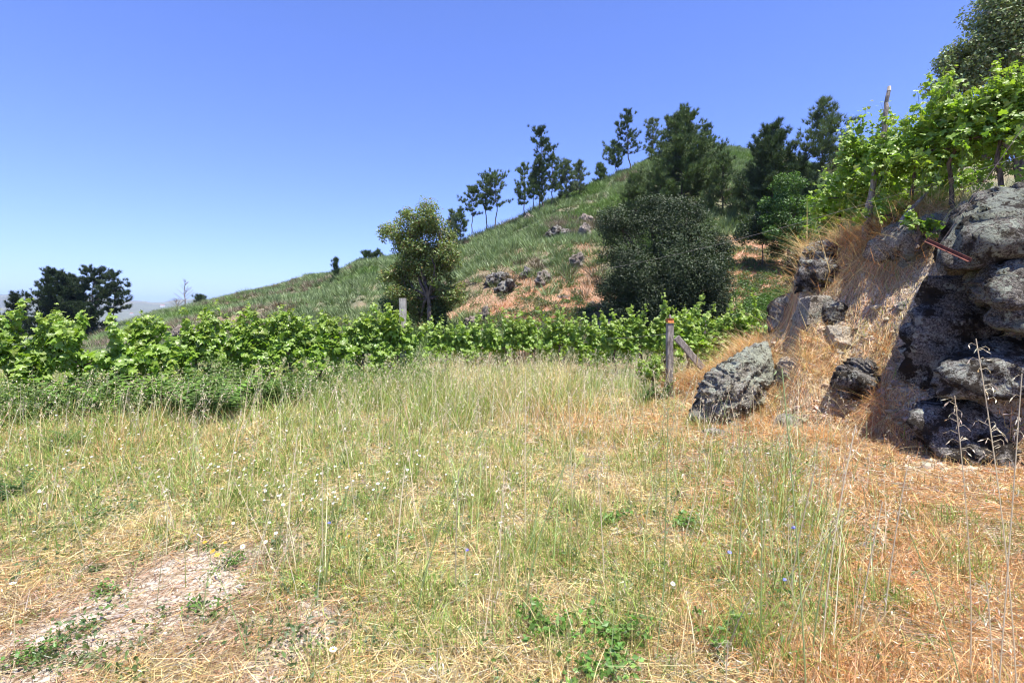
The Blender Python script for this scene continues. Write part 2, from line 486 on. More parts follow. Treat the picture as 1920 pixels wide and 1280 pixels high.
# ------------------------------------------------------------------ ground sheet
def build_ground():
    thf = np.linspace(-1.12, 1.12, 900)
    thb = np.linspace(1.12, 2 * pi - 1.12, 60)[1:-1]
    th = np.concatenate([thf, thb])
    r = np.concatenate([np.geomspace(.5, 14, 300), np.geomspace(14, 120, 170)[1:], np.geomspace(120, 14000, 90)[1:]])
    nt, nr = len(th), len(r)
    TH, RR = np.meshgrid(th, r)
    X = (RR * np.sin(TH)).ravel(); Y = (RR * np.cos(TH)).ravel()
    Z = hgt(X, Y)
    px, py, bare, orange, green, nz, nf = zones(X, Y, Z)
    b3, o3, g3 = bare[:, None], orange[:, None], green[:, None]
    C = (.42 * STRAW) * (1 - o3) + (.50 * ORST) * o3  # brown ground under the straw, with thatch shade painted into its colour
    C = C * (1 - .45 * g3) + GRN * .8 * .45 * g3
    C = C * (1 - b3) + SAND * b3
    # bank: pale crumbly earth
    D = np.hypot(X, Y)
    u = X / np.maximum(Y, .1)
    bh = np.interp(u, _bu, BK[:, 3])
    onb = (ss(.2, .6, Z) * ss(.3, 1, bh) * (1 - ss(12, 18, D)) * (Y > 0))[:, None]
    ear = np.array([.54, .44, .31]) * (1 + .25 * nf[:, None])
    C = C * (1 - onb) + ear * onb
    # hill and beyond
    hb, hn = hill_bare(px, py, X, Y)
    far = ss(13, 20, D)[:, None]
    hc = np.array([.11, .135, .055]) * (1 - hb[:, None]) + np.array([.38, .20, .10]) * hb[:, None]
    hc = hc * (1 + .25 * fbm(X * .8, Y * .8, 0, 80, 3)[:, None])
    vf = ss(150, 700, D)[:, None]
    vc = np.array([.07, .10, .05]) * (1 + .5 * vn(X / 160, Y / 160, 0, 90)[:, None]) + np.array([.12, .10, .06]) * ss(.35, .6, vn(X / 210, Y / 210, 0, 91))[:, None]
    hc = hc * (1 - vf) + vc * vf
    C = C * (1 - far) + hc * far
    G = Geo()
    i = np.arange(nr - 1)[:, None] * nt; j = np.arange(nt)[None]
    jn = (j + 1) % nt
    Fq = np.stack([i + j, i + jn, i + nt + jn, i + nt + j], 2).reshape(-1, 4)[:, ::-1]
    V = np.stack([X, Y, Z], 1)
    G.add(V, Fq, np.clip(C, .01, .9))
    cz = H1(0, 0.01)
    k = G.n
    G.add(np.array([[0, 0, cz]]), np.zeros((0, 3), int), (.35, .27, .15))
    G.F.append(np.array([(k, a + 1 if a + 1 < nt else 0, a) for a in range(nt)]))
    m, n, l = mat_new('earth')
    out = n.new('ShaderNodeOutputMaterial'); p = n.new('ShaderNodeBsdfPrincipled')
    at_ = n.new('ShaderNodeAttribute'); at_.attribute_name = 'Col'
    g = n.new('ShaderNodeNewGeometry'); P = g.outputs['Position']
    f1 = nnoise(n, l, P, 38, 5, .8); f2 = nnoise(n, l, P, 8, 5, .7)
    c = nmix(n, l, nramp(n, l, f1, .38, .62), at_.outputs['Color'], (1.0, .93, .84), 'MIX')
    c = nmix(n, l, .22, at_.outputs['Color'], c)
    c = nmix(n, l, nramp(n, l, f1, .55, .38), c, nmix(n, l, 1.0, c, (.34, .27, .22), 'MULTIPLY'))
    c = nmix(n, l, nramp(n, l, f2, .58, .40), c, nmix(n, l, 1.0, c, (.78, .68, .58), 'MULTIPLY'))
    l.new(c, p.inputs['Base Color']); p.inputs['Roughness'].default_value = .95
    p.inputs['Specular IOR Level'].default_value = .1
    hs = n.new('ShaderNodeMath'); hs.operation = 'MULTIPLY_ADD'
    l.new(f2, hs.inputs[0]); hs.inputs[1].default_value = 2.5; l.new(f1, hs.inputs[2])
    b = n.new('ShaderNodeBump'); b.inputs['Strength'].default_value = .8; b.inputs['Distance'].default_value = .02
    l.new(hs.outputs[0], b.inputs['Height']); l.new(b.outputs[0], p.inputs['Normal'])
    l.new(p.outputs[0], out.inputs[0])
    o = G.build('ground', m, None, True)
    tag(o, kind='structure')
build_ground()

# ------------------------------------------------------------------ rocks
_ico = {}
def ico(sub):
    if sub not in _ico:
        import bmesh
        bm = bmesh.new(); bmesh.ops.create_icosphere(bm, subdivisions=sub, radius=1)
        V = np.array([v.co[:] for v in bm.verts]); Fc = np.array([[v.index for v in f.verts] for f in bm.faces])
        bm.free(); _ico[sub] = (V, Fc)
    return _ico[sub]
def rock_geo(seed, size, sub=5, planes=None, npl=9, rough=.09, tilt=0, lay=0.0, flat=.62):
    V, Fc = ico(sub); V = V.copy()
    r = np.random.default_rng(seed)
    V = V * (1 + .22 * fbm(V[:, 0] * 1.3, V[:, 1] * 1.3, V[:, 2] * 1.3, seed, 2)[:, None])
    pl = planes if planes is not None else [(r.normal(0, 1, 3), r.uniform(flat, .92)) for _ in range(npl)]
    for nn, dd in pl:
        nn = np.array(nn, float); nn /= np.linalg.norm(nn)
        ex = V @ nn - dd
        V = V - np.outer(np.maximum(ex, 0) * .93, nn)
    lo, hi = V.min(0), V.max(0)
    V = (V - (lo + hi) / 2) / (hi - lo)
    V = V * np.asarray(size)
    s = float(np.mean(size))
    Nn = V / (np.linalg.norm(V, axis=1)[:, None] + 1e-9)
    q = V / s
    d = rough * s * (.55 * fbm(q[:, 0] * 3, q[:, 1] * 3, q[:, 2] * 3, seed + 5, 3) + .30 * (1 - 2 * np.abs(fbm(q[:, 0] * 5, q[:, 1] * 5, q[:, 2] * 5, seed + 9, 3))))
    d += .010 * fbm(V[:, 0] * 16, V[:, 1] * 16, V[:, 2] * 16, seed + 14, 3) + .006 * fbm(V[:, 0] * 45, V[:, 1] * 45, V[:, 2] * 45, seed + 15, 2)
    if lay:
        zz = V[:, 2] + .12 * vn(V[:, 0] * 1.5, V[:, 1] * 1.5, 0, seed) + .25 * V[:, 0]
        d += lay * (np.abs(((zz * 2.3) % 1) - .5) - .25)
    V = V + Nn * d[:, None]
    if tilt:
        c, s_ = cos(tilt), sin(tilt)
        V = V @ np.array([[c, 0, s_], [0, 1, 0], [-s_, 0, c]])
    return V, Fc
def rock(box, D, depth, seed, mat, label, group=None, name='boulder', **kw):
    x0, x1, y0, y1 = box
    c = at((x0 + x1) / 2, (y0 + y1) / 2, D)
    k = D / F
    V, Fc = rock_geo(seed, ((x1 - x0) * k, depth, (y1 - y0) * k), **kw)
    G = Geo(); G.add(V, Fc, (.3, .3, .3))
    o = G.build(name, mat, None, True)
    o.location = c.tolist()
    tag(o, label, 'rock' if name != 'stone' else 'stone', group)
    return o
def hull_rock(pts, D, seed, mat, label, rough=.06, soft=18, sub=6, name='boulder', cat='rock'):
    """irregular block: the convex hull of measured corner points, softened, cracked and roughened"""
    import bmesh
    P = np.array([at(a, b, D + d) for a, b, d in pts])
    c = (P.min(0) + P.max(0)) / 2
    bm = bmesh.new()
    for p in P - c: bm.verts.new(p)
    bmesh.ops.convex_hull(bm, input=bm.verts[:])
    bm.normal_update()
    N = np.array([f.normal[:] for f in bm.faces]); d = np.array([f.normal.dot(f.verts[0].co) for f in bm.faces])
    bm.free()
    k = d < 0; N[k] *= -1; d[k] *= -1
    d = np.maximum(d, .02)
    V, Fc = ico(sub)
    q = (V @ N.T) / d[None]
    q = np.maximum(q, 1e-3)
    inv = (q ** soft).sum(1) ** (1 / soft)
    V = V / inv[:, None]
    lo, hi = V.min(0), V.max(0); V = ((V - lo) / (hi - lo) - .5) * (P.max(0) - P.min(0))
    sz = float(np.mean(P.max(0) - P.min(0)))
    Nn = V / np.linalg.norm(V, axis=1)[:, None]
    x, y, z = (V + seed * 3.7).T
    n1 = fbm(x * 2.4 / sz, y * 2.4 / sz, z * 2.4 / sz, seed, 3)
    wz = z + .25 * x + .25 * vn(x * 1.2, y * 1.2, z * 1.2, seed + 2)
    crack = np.abs(vn(x * 1.1, y * 1.1, wz * 3.6, seed + 3))
    crack2 = np.abs(vn(x * 3.4, y * 3.4, z * 3.4, seed + 4))
    dd = rough * sz * n1 - min(.06, .05 * sz * rough / .06) * np.exp(-(crack / .07) ** 2) - .022 * np.exp(-(crack2 / .09) ** 2)
    dd += .030 * fbm(x * 6, y * 6, z * 6, seed + 5, 3) + .020 * (.4 - np.abs(fbm(x * 13, y * 13, z * 13, seed + 7, 2))) + .011 * fbm(x * 28, y * 28, z * 28, seed + 6, 2)
    for (fq, am, sd) in ((1.5 / sz, .075 * sz, 41), (3.6 / sz, .040 * sz, 42), (9 / sz, .013 * sz, 43)):      # broken ledges
        qq = fbm(x * fq + .3 * y, y * fq, (z + .35 * x) * fq * 1.7, seed + sd, 2) * 2.4
        dd += am * (np.floor(qq) + ss(.70, 1, qq - np.floor(qq)) - qq)
    V = V + Nn * dd[:, None]
    G = Geo(); G.add(V, Fc, (.3, .3, .3)); o = G.build(name, mat, None, True); o.location = c.tolist()
    return tag(o, label, cat)
# the outcrop at the right edge
hull_rock([(1746, 505, -.1), (1750, 452, .0), (1778, 398, .1), (1850, 360, .2), (1925, 344, .3), (2060, 335, .4), (1762, 516, -.2), (1828, 496, -.6), (1880, 478, -.75), (1960, 462, -.8), (2100, 470, -.6),
           (1800, 420, -.5), (1880, 390, -.55), (2000, 390, -.5), (1765, 470, 1.2), (1850, 365, 1.5), (2050, 350, 1.5), (1800, 510, 1.2), (2080, 480, 1.2)], 5.9, 3, M_rock_m,
          'big dark lichen-crusted overhanging rock on top of the outcrop at the right edge', rough=.05)
hull_rock([(1790, 540, .1), (1800, 505, .1), (1860, 490, -.3), (1920, 478, -.3), (2000, 480, -.2), (1830, 575, -.2), (1870, 585, -.45), (1930, 570, -.5), (2020, 570, -.4), (1850, 580, .8), (2020, 580, .8), (1860, 490, .8), (2020, 480, .8)], 5.55, 8, M_rock_m,
          'rounded grey rock wedged under the overhanging top rock at the right edge', rough=.05, soft=12)
hull_rock([(1820, 605, .1), (1850, 570, .0), (1930, 560, -.2), (2020, 565, -.1), (1880, 622, -.2), (1940, 632, -.4), (2030, 640, -.3), (1880, 620, .6), (2030, 640, .6), (1930, 560, .6)], 5.35, 9, M_rock_m,
          'pale lichen-covered lump between the shaded rocks at the right edge', rough=.05, soft=12, sub=5)
hull_rock([(1710, 735, 0), (1722, 700, -.05), (1752, 672, .0), (1790, 640, .15), (1900, 625, .2), (2060, 620, .2), (1735, 752, -.15), (1800, 748, -.5), (1900, 752, -.55), (2080, 750, -.5),
           (1790, 690, -.45), (1900, 680, -.55), (2060, 680, -.5), (1760, 740, .9), (2060, 740, .9), (1820, 630, .9), (2060, 620, .9)], 5.6, 12, M_rock,
          'broad bulging dark rock in the middle of the outcrop at the right edge', rough=.05)
hull_rock([(1692, 745, .1), (1700, 790, -.1), (1740, 850, -.3), (1820, 900, -.45), (1920, 935, -.6), (2080, 960, -.5), (1740, 738, .2), (1850, 742, .1), (2060, 740, 0), (1800, 760, -.1), (1950, 780, -.2), (1730, 860, .9), (2080, 940, .9), (1750, 740, 1), (2060, 740, 1), (1780, 880, .3)], 5.5, 17, M_rock,
          'dark shaded bedrock at the foot of the outcrop at the right edge', rough=.035)
hull_rock([(1694, 640, .2), (1700, 590, .25), (1735, 530, .1), (1790, 500, .0), (1900, 470, 0), (2100, 470, 0), (1700, 700, .1), (1712, 760, -.1), (1780, 850, -.35), (1900, 900, -.5), (2100, 920, -.5), (1730, 640, -.1), (1810, 600, -.15), (1900, 600, -.2), (1720, 700, 1.2), (1740, 520, 1.2), (2100, 490, 1.2), (2100, 900, 1)], 6.0, 22, M_rock,
          'recessed dark rock face left of and behind the outcrop, under the rusty bar', rough=.06)
rock((1655, 1760, 408, 520), 7.3, .9, 27, M_rock_l, 'crumbling brown rock below the upper vines, left of the rusty bar', sub=5, rough=.14)
# boulders on and under the bank
hull_rock([(1287, 790, -.1), (1292, 752, -.05), (1318, 700, -.1), (1345, 678, .0), (1388, 655, .0), (1425, 638, .15), (1450, 652, .3), (1462, 690, .35), (1425, 735, -.40), (1415, 782, -.25), (1350, 772, -.5), (1308, 800, -.3),
           (1330, 700, .7), (1435, 655, .8), (1445, 800, .6), (1300, 800, .6), (1365, 735, -.52), (1390, 800, -.1)], 7.5, 31, M_rock_b,
          'large wedge-shaped grey boulder with lichen, right of the braced wooden post', rough=.035, soft=14)
hull_rock([(1551, 705, -.05), (1568, 680, 0), (1610, 668, .05), (1655, 680, .1), (1684, 715, .1), (1680, 745, .1), (1640, 765, -.1), (1580, 752, -.2), (1562, 735, -.1), (1620, 715, -.38), (1590, 700, -.3), (1610, 690, .6), (1660, 750, .6), (1570, 740, .5)], 6.75, 36, M_rock,
          'rounded dark mossy boulder lying in the middle of the bank', rough=.05, soft=8)
hull_rock([(1558, 790, 0), (1580, 755, .1), (1640, 750, .1), (1672, 775, .1), (1690, 830, 0), (1640, 850, -.3), (1590, 842, -.25), (1560, 822, -.1), (1620, 790, -.25), (1600, 850, .5), (1680, 850, .5), (1600, 755, .6)], 6.55, 39, M_rock,
          'low dark rock right underneath the rounded mossy boulder', rough=.05, soft=8)
hull_rock([(1482, 500, .1), (1500, 465, .1), (1540, 447, .1), (1585, 455, .1), (1602, 480, .1), (1560, 500, -.45), (1520, 520, -.4), (1490, 560, -.1), (1540, 560, -.3), (1590, 540, -.1), (1500, 550, .9), (1600, 540, .9), (1520, 455, .9), (1590, 460, .9)], 8.3, 52, M_rock,
          'dark rock jutting out at the upper left corner of the bank', rough=.06, soft=8)
W2 = [((0, -1, .1), .35), ((-1, 0, .15), .5), ((.0, .0, 1), .55), ((1, -.2, .3), .6), ((0, 0, -1), .6)]
rock((1493, 1560, 556, 650), 7.9, .6, 44, M_rock_l, 'pale flat-faced upright slab of granite at the left edge of the bank', sub=5, planes=W2, rough=.04, name='boulder')
rock((1538, 1590, 565, 622), 7.7, .4, 47, M_rock, 'small dark-fronted stone beside the pale upright slab', sub=5, rough=.08)
rock((1450, 1512, 545, 650), 8.9, 1.0, 55, M_rock, 'dark shaded rock wall dropping below the corner of the bank', sub=5, rough=.12)
for k, (bx, D, nm) in enumerate([((1590, 1680, 595, 665), 7.45, 'pale weathered bedrock hump in the middle of the bank above the mossy boulder'),
                                 ((1490, 1560, 655, 725), 7.25, 'pale ledge right behind the wedge-shaped boulder'),
                                 ((1690, 1800, 800, 890), 6.05, 'sandy sloping bedrock at the foot of the outcrop')]):
    V, Fc = rock_geo(160 + k, ((bx[1] - bx[0]) * D / F * 1.15, .8, (bx[3] - bx[2]) * D / F * 1.1), sub=5, npl=12, flat=.42, rough=.16, lay=.03)
    G = Geo(); G.add(V, Fc, (.4, .35, .3)); o = G.build('bedrock', M_sandrock, None, True)
    c = ground_hit((bx[0] + bx[1]) / 2, (bx[2] + bx[3]) / 2, 4.5); o.location = (c + [.03, .40, -.19]).tolist()
    tag(o, nm, 'rock')
for k, (bx, D, nm) in enumerate([((1312, 1362, 800, 832), 6.75, 'small pale stone sunk in the straw below the wedge-shaped boulder'),
                                 ((1440, 1512, 776, 842), 6.75, 'flat grey stone half buried between the two boulders'),
                                 ((1366, 1412, 790, 812), 7.1, 'thin pale stone flush with the ground right of the wedge-shaped boulder'),
                                 ((1610, 1668, 872, 900), 5.6, 'pale stone showing through the dry straw below the bank'),
                                 ((1238, 1262, 800, 812), 7.2, 'small sand-coloured stone left of the pale sunk stone'),
                                 ((1680, 1730, 560, 590), 6.9, 'small pale stone high on the bank beside the shaded recess')]):
    rock(bx, D, .35, 60 + k, M_rock_l, nm, name='stone', sub=4, rough=.08)
# rocks on the hillside
HR = [((1020, 1068, 416, 442), 'dark fissured outcrop like a low wall, left of the evergreen oak'), ((1088, 1115, 395, 416), 'pale outcrop high on the hill just left of the evergreen oak'),
      ((1084, 1108, 416, 446), 'split brown outcrop touching the left side of the evergreen oak'), ((983, 1008, 394, 414), 'pale boulder at the foot of the tallest ridge pine'),
      ((1066, 1096, 468, 498), 'pointed grey rock in the broom below the wall-like outcrop'), ((912, 958, 506, 528), 'dark reddish flat rock above the dry slope, leftmost of three'),
      ((972, 1000, 498, 518), 'jagged dark rock above the dry slope, middle of three'), ((1004, 1034, 500, 532), 'tall leaning slab above the dry slope, rightmost of three'),
      ((932, 975, 522, 544), 'pile of rounded stones just under the dark reddish flat rock'), ((620, 645, 535, 546), 'pale rock on the left ridge below the small lone pine'),
      ((895, 920, 570, 600), 'grey rubble rock at the left edge of the dry slope'), ((520, 545, 572, 582), 'pale stone on the left ridge above the vines'),
      ((870, 900, 588, 612), 'small grey rock low on the dry slope behind the vines'), ((1045, 1075, 548, 556), 'flat pale stone in the middle of the dry slope'),
      ((1100, 1135, 560, 572), 'reddish stone at the right edge of the dry slope'), ((1120, 1165, 596, 622), 'grey rock at the foot of the evergreen oak'),
      ((1300, 1330, 276, 286), 'white patch of rock just below the summit'), ((1395, 1425, 460, 468), 'pale stone on the dry strip right of the evergreen oak'),
      ((1560, 1600, 300, 312), 'pale ledge near the top of the hill behind the upper vines'), ((330, 372, 605, 640), 'brown rounded rock behind the left vine row')]
for k, (bx, nm) in enumerate(HR):
    g = ground_hit((bx[0] + bx[1]) / 2, bx[3], 13)
    if g[1] > 110: g = at((bx[0] + bx[1]) / 2, bx[3], 70)
    m = M_rock_far if 'dark' not in nm else M_rock
    rock((bx[0], bx[1], bx[2] + 6, bx[3] + 14), g[1], (bx[1] - bx[0]) * g[1] / F * .9, 80 + k, m, nm, name='boulder', sub=5, rough=.26, flat=.4, npl=12, lay=.06)

# ------------------------------------------------------------------ trees
def pine(px, ytop, ybase, wpx, D, seed, label, cb=.35, style='open', colr=(.055, .085, .03), dens=1.0, trunk_px=None, group='pine trees on the hill', lean=0, name='pine_tree'):
    r = np.random.default_rng(seed)
    top = at(px + lean, ytop, D)
    b = at(px, ybase, D)
    if style != 'free':
        b[2] = min(b[2], H1(b[0], b[1]) - .1) if abs(b[2] - H1(b[0], b[1])) < 3 else b[2]
    Ht = top[2] - b[2]; Wd = wpx * D / F / 2 * (1.18 if style != 'open' else 1.1)
    T = empty(name, b, label, 'tree', group)
    tr = Geo(); cr = Geo()
    n = 12
    P = wobble(b, top, n, .012 * Ht, seed)
    r0 = max(.022 * Ht * .5, .06) * (1.25 if style == 'bushy' else 1)
    tube(tr, P, np.linspace(r0, .02, n), 7, (.1, .08, .06))
    px_ = D / F * 1.9
    cl = []; cd = []
    sp = .26 if style == 'bushy' else max(.30, Ht * .055)
    z = cb * Ht
    zi = 0
    while z < Ht * .97:
        t = (z - cb * Ht) / (Ht * (1 - cb))
        if style == 'bushy': pr = (1 - t) ** .75 * (.75 + .25 * min(1, t * 5)) + .10
        elif style == 'cone': pr = (1 - t) ** .9 * min(1, .6 + t * 2) + .12
        else: pr = (1 - t) ** .6 * (.60 + .75 * min(1, t * 2.2)) * .92 + .05
        ib = z / Ht * (n - 1); i0 = int(ib); c0 = P[i0] + (P[min(i0 + 1, n - 1)] - P[i0]) * (ib - i0)
        for k in range(r.integers(4, 7)):
            a = r.uniform(0, 2 * pi)
            L = Wd * pr * r.uniform(.40, 1.18)
            if r.random() < .12: L *= .45
            up = r.uniform(.15, .55) + .5 * t
            nb = 5
            s = np.linspace(0, 1, nb)[:, None]
            d = np.array([cos(a), sin(a), 0])
            br = c0 + d * L * s + np.array([0, 0, 1]) * (L * (up * .4 * s + up * .6 * s ** 2))
            tube(tr, br, np.linspace(max(.015, r0 * .32 * (1 - t * .6)), .008, nb), 4, (.1, .08, .06), cap=False)
            nc = max(2, int((1.5 + L / .22 * .8) * dens))
            for q in range(nc):
                sq = r.uniform(.35, 1.05) ** .8
                c = c0 + d * L * sq + np.array([0, 0, 1]) * (L * (up * .4 * sq + up * .6 * sq ** 2)) + r.normal(0, .10 + .035 * L, 3) * [1, 1, .6]
                cl.append(c); cd.append(d * .45 + np.array([0, 0, 1.1]))
        z += sp * r.uniform(.7, 1.3)
    for q in range(6):
        cl.append(top - [0, 0, .12 * q] + r.normal(0, .05, 3)); cd.append(np.array([0, 0, 1.]))
    cl = np.array(cl); cd = np.array(cd)
    nn = 26
    Pn = np.repeat(cl, nn, 0); Dn = np.repeat(cd, nn, 0) + r.normal(0, .55, (len(cl) * nn, 3))
    Dn /= np.linalg.norm(Dn, axis=1)[:, None]
    L = r.uniform(.24, .46, len(Pn)) * max(1, D / 55)
    W = max(.02, .40 * px_)
    tone = np.repeat(r.uniform(.75, 1.3, len(cl)), nn)
    C = jit(colr, len(Pn), .18, .06, r) * tone[:, None]
    side = np.cross(Dn, r.normal(0, 1, (len(Pn), 3))); side /= np.linalg.norm(side, axis=1)[:, None] + 1e-9
    V = np.stack([Pn - side * W / 2, Pn + side * W / 2, Pn + Dn * L[:, None]], 1).reshape(-1, 3)
    cr.add(V, np.arange(len(Pn))[:, None] * 3 + np.array([[0, 1, 2]]), np.repeat(C, 3, 0))
    tr.build('trunk', M_bark, T); cr.build('crown', M_needle, T)
    return T
def broadleaf(px, ybase, D, lobes, seed, label, n_leaf, lsize, colr, name='oak_tree', trunk_r=.18, mat=M_leaf, hollow=.45, cat='tree', group=None, up=.7, flower=None, sub=9, subr=.42):
    """lobes: (px, py, r_px, dD) crown masses"""
    r = np.random.default_rng(seed)
    b = at(px, ybase, D); b[2] = min(b[2], H1(b[0], b[1]) + .3)
    T = empty(name, b, label, cat, group)
    tr = Geo(); cr = Geo()
    cs = []; rs = []
    for (lx, ly, lr, dd) in lobes:
        cs.append(at(lx, ly, D + dd)); rs.append(lr * D / F)
    cs = np.array(cs); rs = np.array(rs)
    mid = b * .45 + cs.mean(0) * .55; mid[:2] = b[:2] * .8 + cs.mean(0)[:2] * .2
    tube(tr, wobble(b - [0, 0, .3], mid, 7, trunk_r * .25, seed), np.linspace(trunk_r, trunk_r * .6, 7), 8, (.1, .08, .06))
    sc = []; sr = []
    for i in range(len(cs)):
        tube(tr, wobble(mid, cs[i], 7, rs[i] * .08, seed + i), np.linspace(trunk_r * .5, trunk_r * .12, 7), 5, (.1, .08, .06), cap=False)
        for k in range(sub):
            v = r.normal(0, 1, 3); v /= np.linalg.norm(v)
            p = cs[i] + v * rs[i] * r.uniform(.35, .78)
            sc.append(p); sr.append(rs[i] * r.uniform(.6, 1.25) * subr)
            if k < 6: tube(tr, wobble(cs[i], p, 4, rs[i] * .04, seed + k + i * 20), np.linspace(trunk_r * .13, .012, 4), 4, (.1, .08, .06), cap=False)
    sc = np.array(sc); sr = np.array(sr)
    w = sr ** 2; w /= w.sum()
    idx = r.choice(len(sc), n_leaf, p=w)
    v = r.normal(0, 1, (n_leaf, 3)); v /= np.linalg.norm(v, axis=1)[:, None]
    rad = sr[idx] * (hollow + (1.12 - hollow) * r.random(n_leaf) ** .6)
    rad *= 1 + .25 * vn(v[:, 0] * 2 + idx, v[:, 1] * 2, v[:, 2] * 2, seed)
    P = sc[idx] + v * rad[:, None] * [1, 1, .85]
    if flower is None: flower = (colr, 0)
    tone = r.uniform(.8, 1.25, len(sc))[idx]
    C = jit(colr, n_leaf, .2, .06, r) * tone[:, None]
    alt = r.random(n_leaf) < flower[1]
    C[alt] = jit(flower[0], alt.sum(), .15, .05, r)
    leaves(cr, P, lsize * r.uniform(.6, 1.3, n_leaf), C, up, v * .8, LEAF_OVAL, r)
    tr.build('trunk', M_bark, T); cr.build('crown', mat, T)
    return T

PG = (.10, .145, .045); PD = (.065, .10, .036); PP = (.13, .17, .08)
pine(847, 396, 446, 26, 60, 101, 'tiny pale pine behind the brown oak, leftmost on the ridge', .25, colr=PP)
pine(864, 389, 449, 24, 60, 102, 'thin young pine just right of the brown oak', .3, colr=PG)
pine(888, 354, 438, 46, 61, 103, 'leftmost of the three slim pines with bare trunks on the ridge', .55, colr=PG, lean=-3)
pine(911, 329, 428, 44, 61, 104, 'middle of the three slim pines with bare trunks on the ridge', .46, colr=PG, lean=2)
pine(928, 322, 421, 56, 60, 105, 'rightmost and tallest of the three slim bare-trunked ridge pines', .44, colr=PG)
pine(982, 308, 406, 42, 60, 106, 'slender pine standing left of the tallest ridge pine', .34, colr=PG)
pine(1001, 330, 402, 26, 62, 107, 'short thin pine squeezed beside the tallest ridge pine', .45, colr=PG)
pine(1021, 247, 392, 62, 61, 108, 'tallest pine of the left ridge group with a heavy dark crown', .46, colr=PD, dens=1.5, lean=-6)
pine(1013, 300, 402, 34, 60, 109, 'dark narrow pine directly in front of the tallest ridge pine', .3, colr=PD, dens=1.2)
pine(1034, 287, 372, 44, 62, 110, 'leaning pine right behind the tallest ridge pine', .3, colr=PG, lean=4)
pine(1063, 303, 362, 44, 63, 111, 'low bushy pine right of the tall ridge group', .08, 'bushy', colr=PP)
pine(1087, 304, 352, 32, 64, 112, 'pale open young pine at the right end of the tall ridge group', .15, colr=PP)
pine(1125, 311, 338, 22, 67, 113, 'tiny round pine on the skyline between the two ridge groups', .05, 'bushy', colr=PG)
pine(1158, 266, 347, 44, 68, 114, 'shorter leaning pine left of the tall lone-looking ridge pine', .42, colr=PG, lean=-8)
pine(1181, 208, 342, 50, 68, 115, 'tall pine with clumpy lopsided crown near the summit', .42, colr=PD, dens=1.1, lean=-2)
pine(1223, 224, 298, 36, 72, 116, 'faint thin pine on the skyline left of the broad bushy pine', .2, colr=PP, dens=.6)
pine(1258, 222, 320, 50, 66, 117, 'dark pine half hidden behind the left of the broad bushy pine', .1, 'bushy', colr=PD)
pine(1284, 213, 372, 128, 46, 118, 'broad bushy pine above the evergreen oak, spiky top against sky', .10, 'bushy', colr=PG, dens=3.2)
pine(1326, 236, 330, 46, 64, 119, 'narrow pine peeking out right of the broad bushy pine', .1, 'bushy', colr=PG)
pine(1240, 300, 400, 66, 45, 120, 'lower bushy pine left in front of the broad bushy pine', .05, 'bushy', colr=PG, dens=1.3)
pine(1356, 292, 398, 62, 43, 121, 'young round pine right of the evergreen oak top', .06, 'bushy', colr=PG, dens=1.3)
pine(1447, 238, 450, 124, 40, 122, 'tall dense dark pine right of the summit', .04, 'bushy', colr=PD, dens=4.5)
pine(1420, 268, 380, 40, 44, 123, 'narrow dark pine touching the left of the tall dense pine', .05, 'bushy', colr=PD)
pine(1543, 184, 330, 100, 38, 124, 'open conical pine standing alone against the sky left of the upper vines', .05, 'cone', colr=(.11, .155, .06), dens=1.8)
pine(630, 485, 575, 18, 62, 125, 'small lone pine with bare stem on the left ridge', .55, 'bushy', colr=PD)
pine(690, 474, 492, 26, 74, 126, 'low pine tuft on the left skyline left of the brown oak', .02, 'bushy', colr=PD)
pine(708, 470, 490, 20, 74, 131, 'second low pine tuft on the left skyline beside the brown oak', .02, 'bushy', colr=PD)
pine(375, 556, 578, 22, 88, 127, 'tiny flat dark pine where the left ridge begins', .3, 'bushy', colr=PD)
g2 = 'dark pines beyond the left vine row'
pine(102, 508, 650, 88, 70, 128, 'broad dark pine left in the clump beyond the left vine row', .12, 'bushy', colr=(.032, .055, .018), dens=1.7, group=g2)
pine(170, 500, 650, 84, 71, 129, 'tallest dense dark pine in the clump beyond the left vine row', .12, 'open', colr=(.032, .055, .018), dens=2.6, group=g2)
pine(213, 512, 640, 58, 66, 130, 'open pine with a bare trunk at the right of the left clump', .42, 'open', colr=(.035, .058, .02), dens=1.5, group=g2)
pine(132, 520, 650, 80, 74, 133, 'dark pine filling the middle of the left clump', .1, 'bushy', colr=(.03, .05, .018), dens=1.7, group=g2)
pine(30, 553, 650, 56, 70, 132, 'low dark pine at the left edge of the photo', .1, 'bushy', colr=(.032, .05, .02), dens=1.4, group=g2)

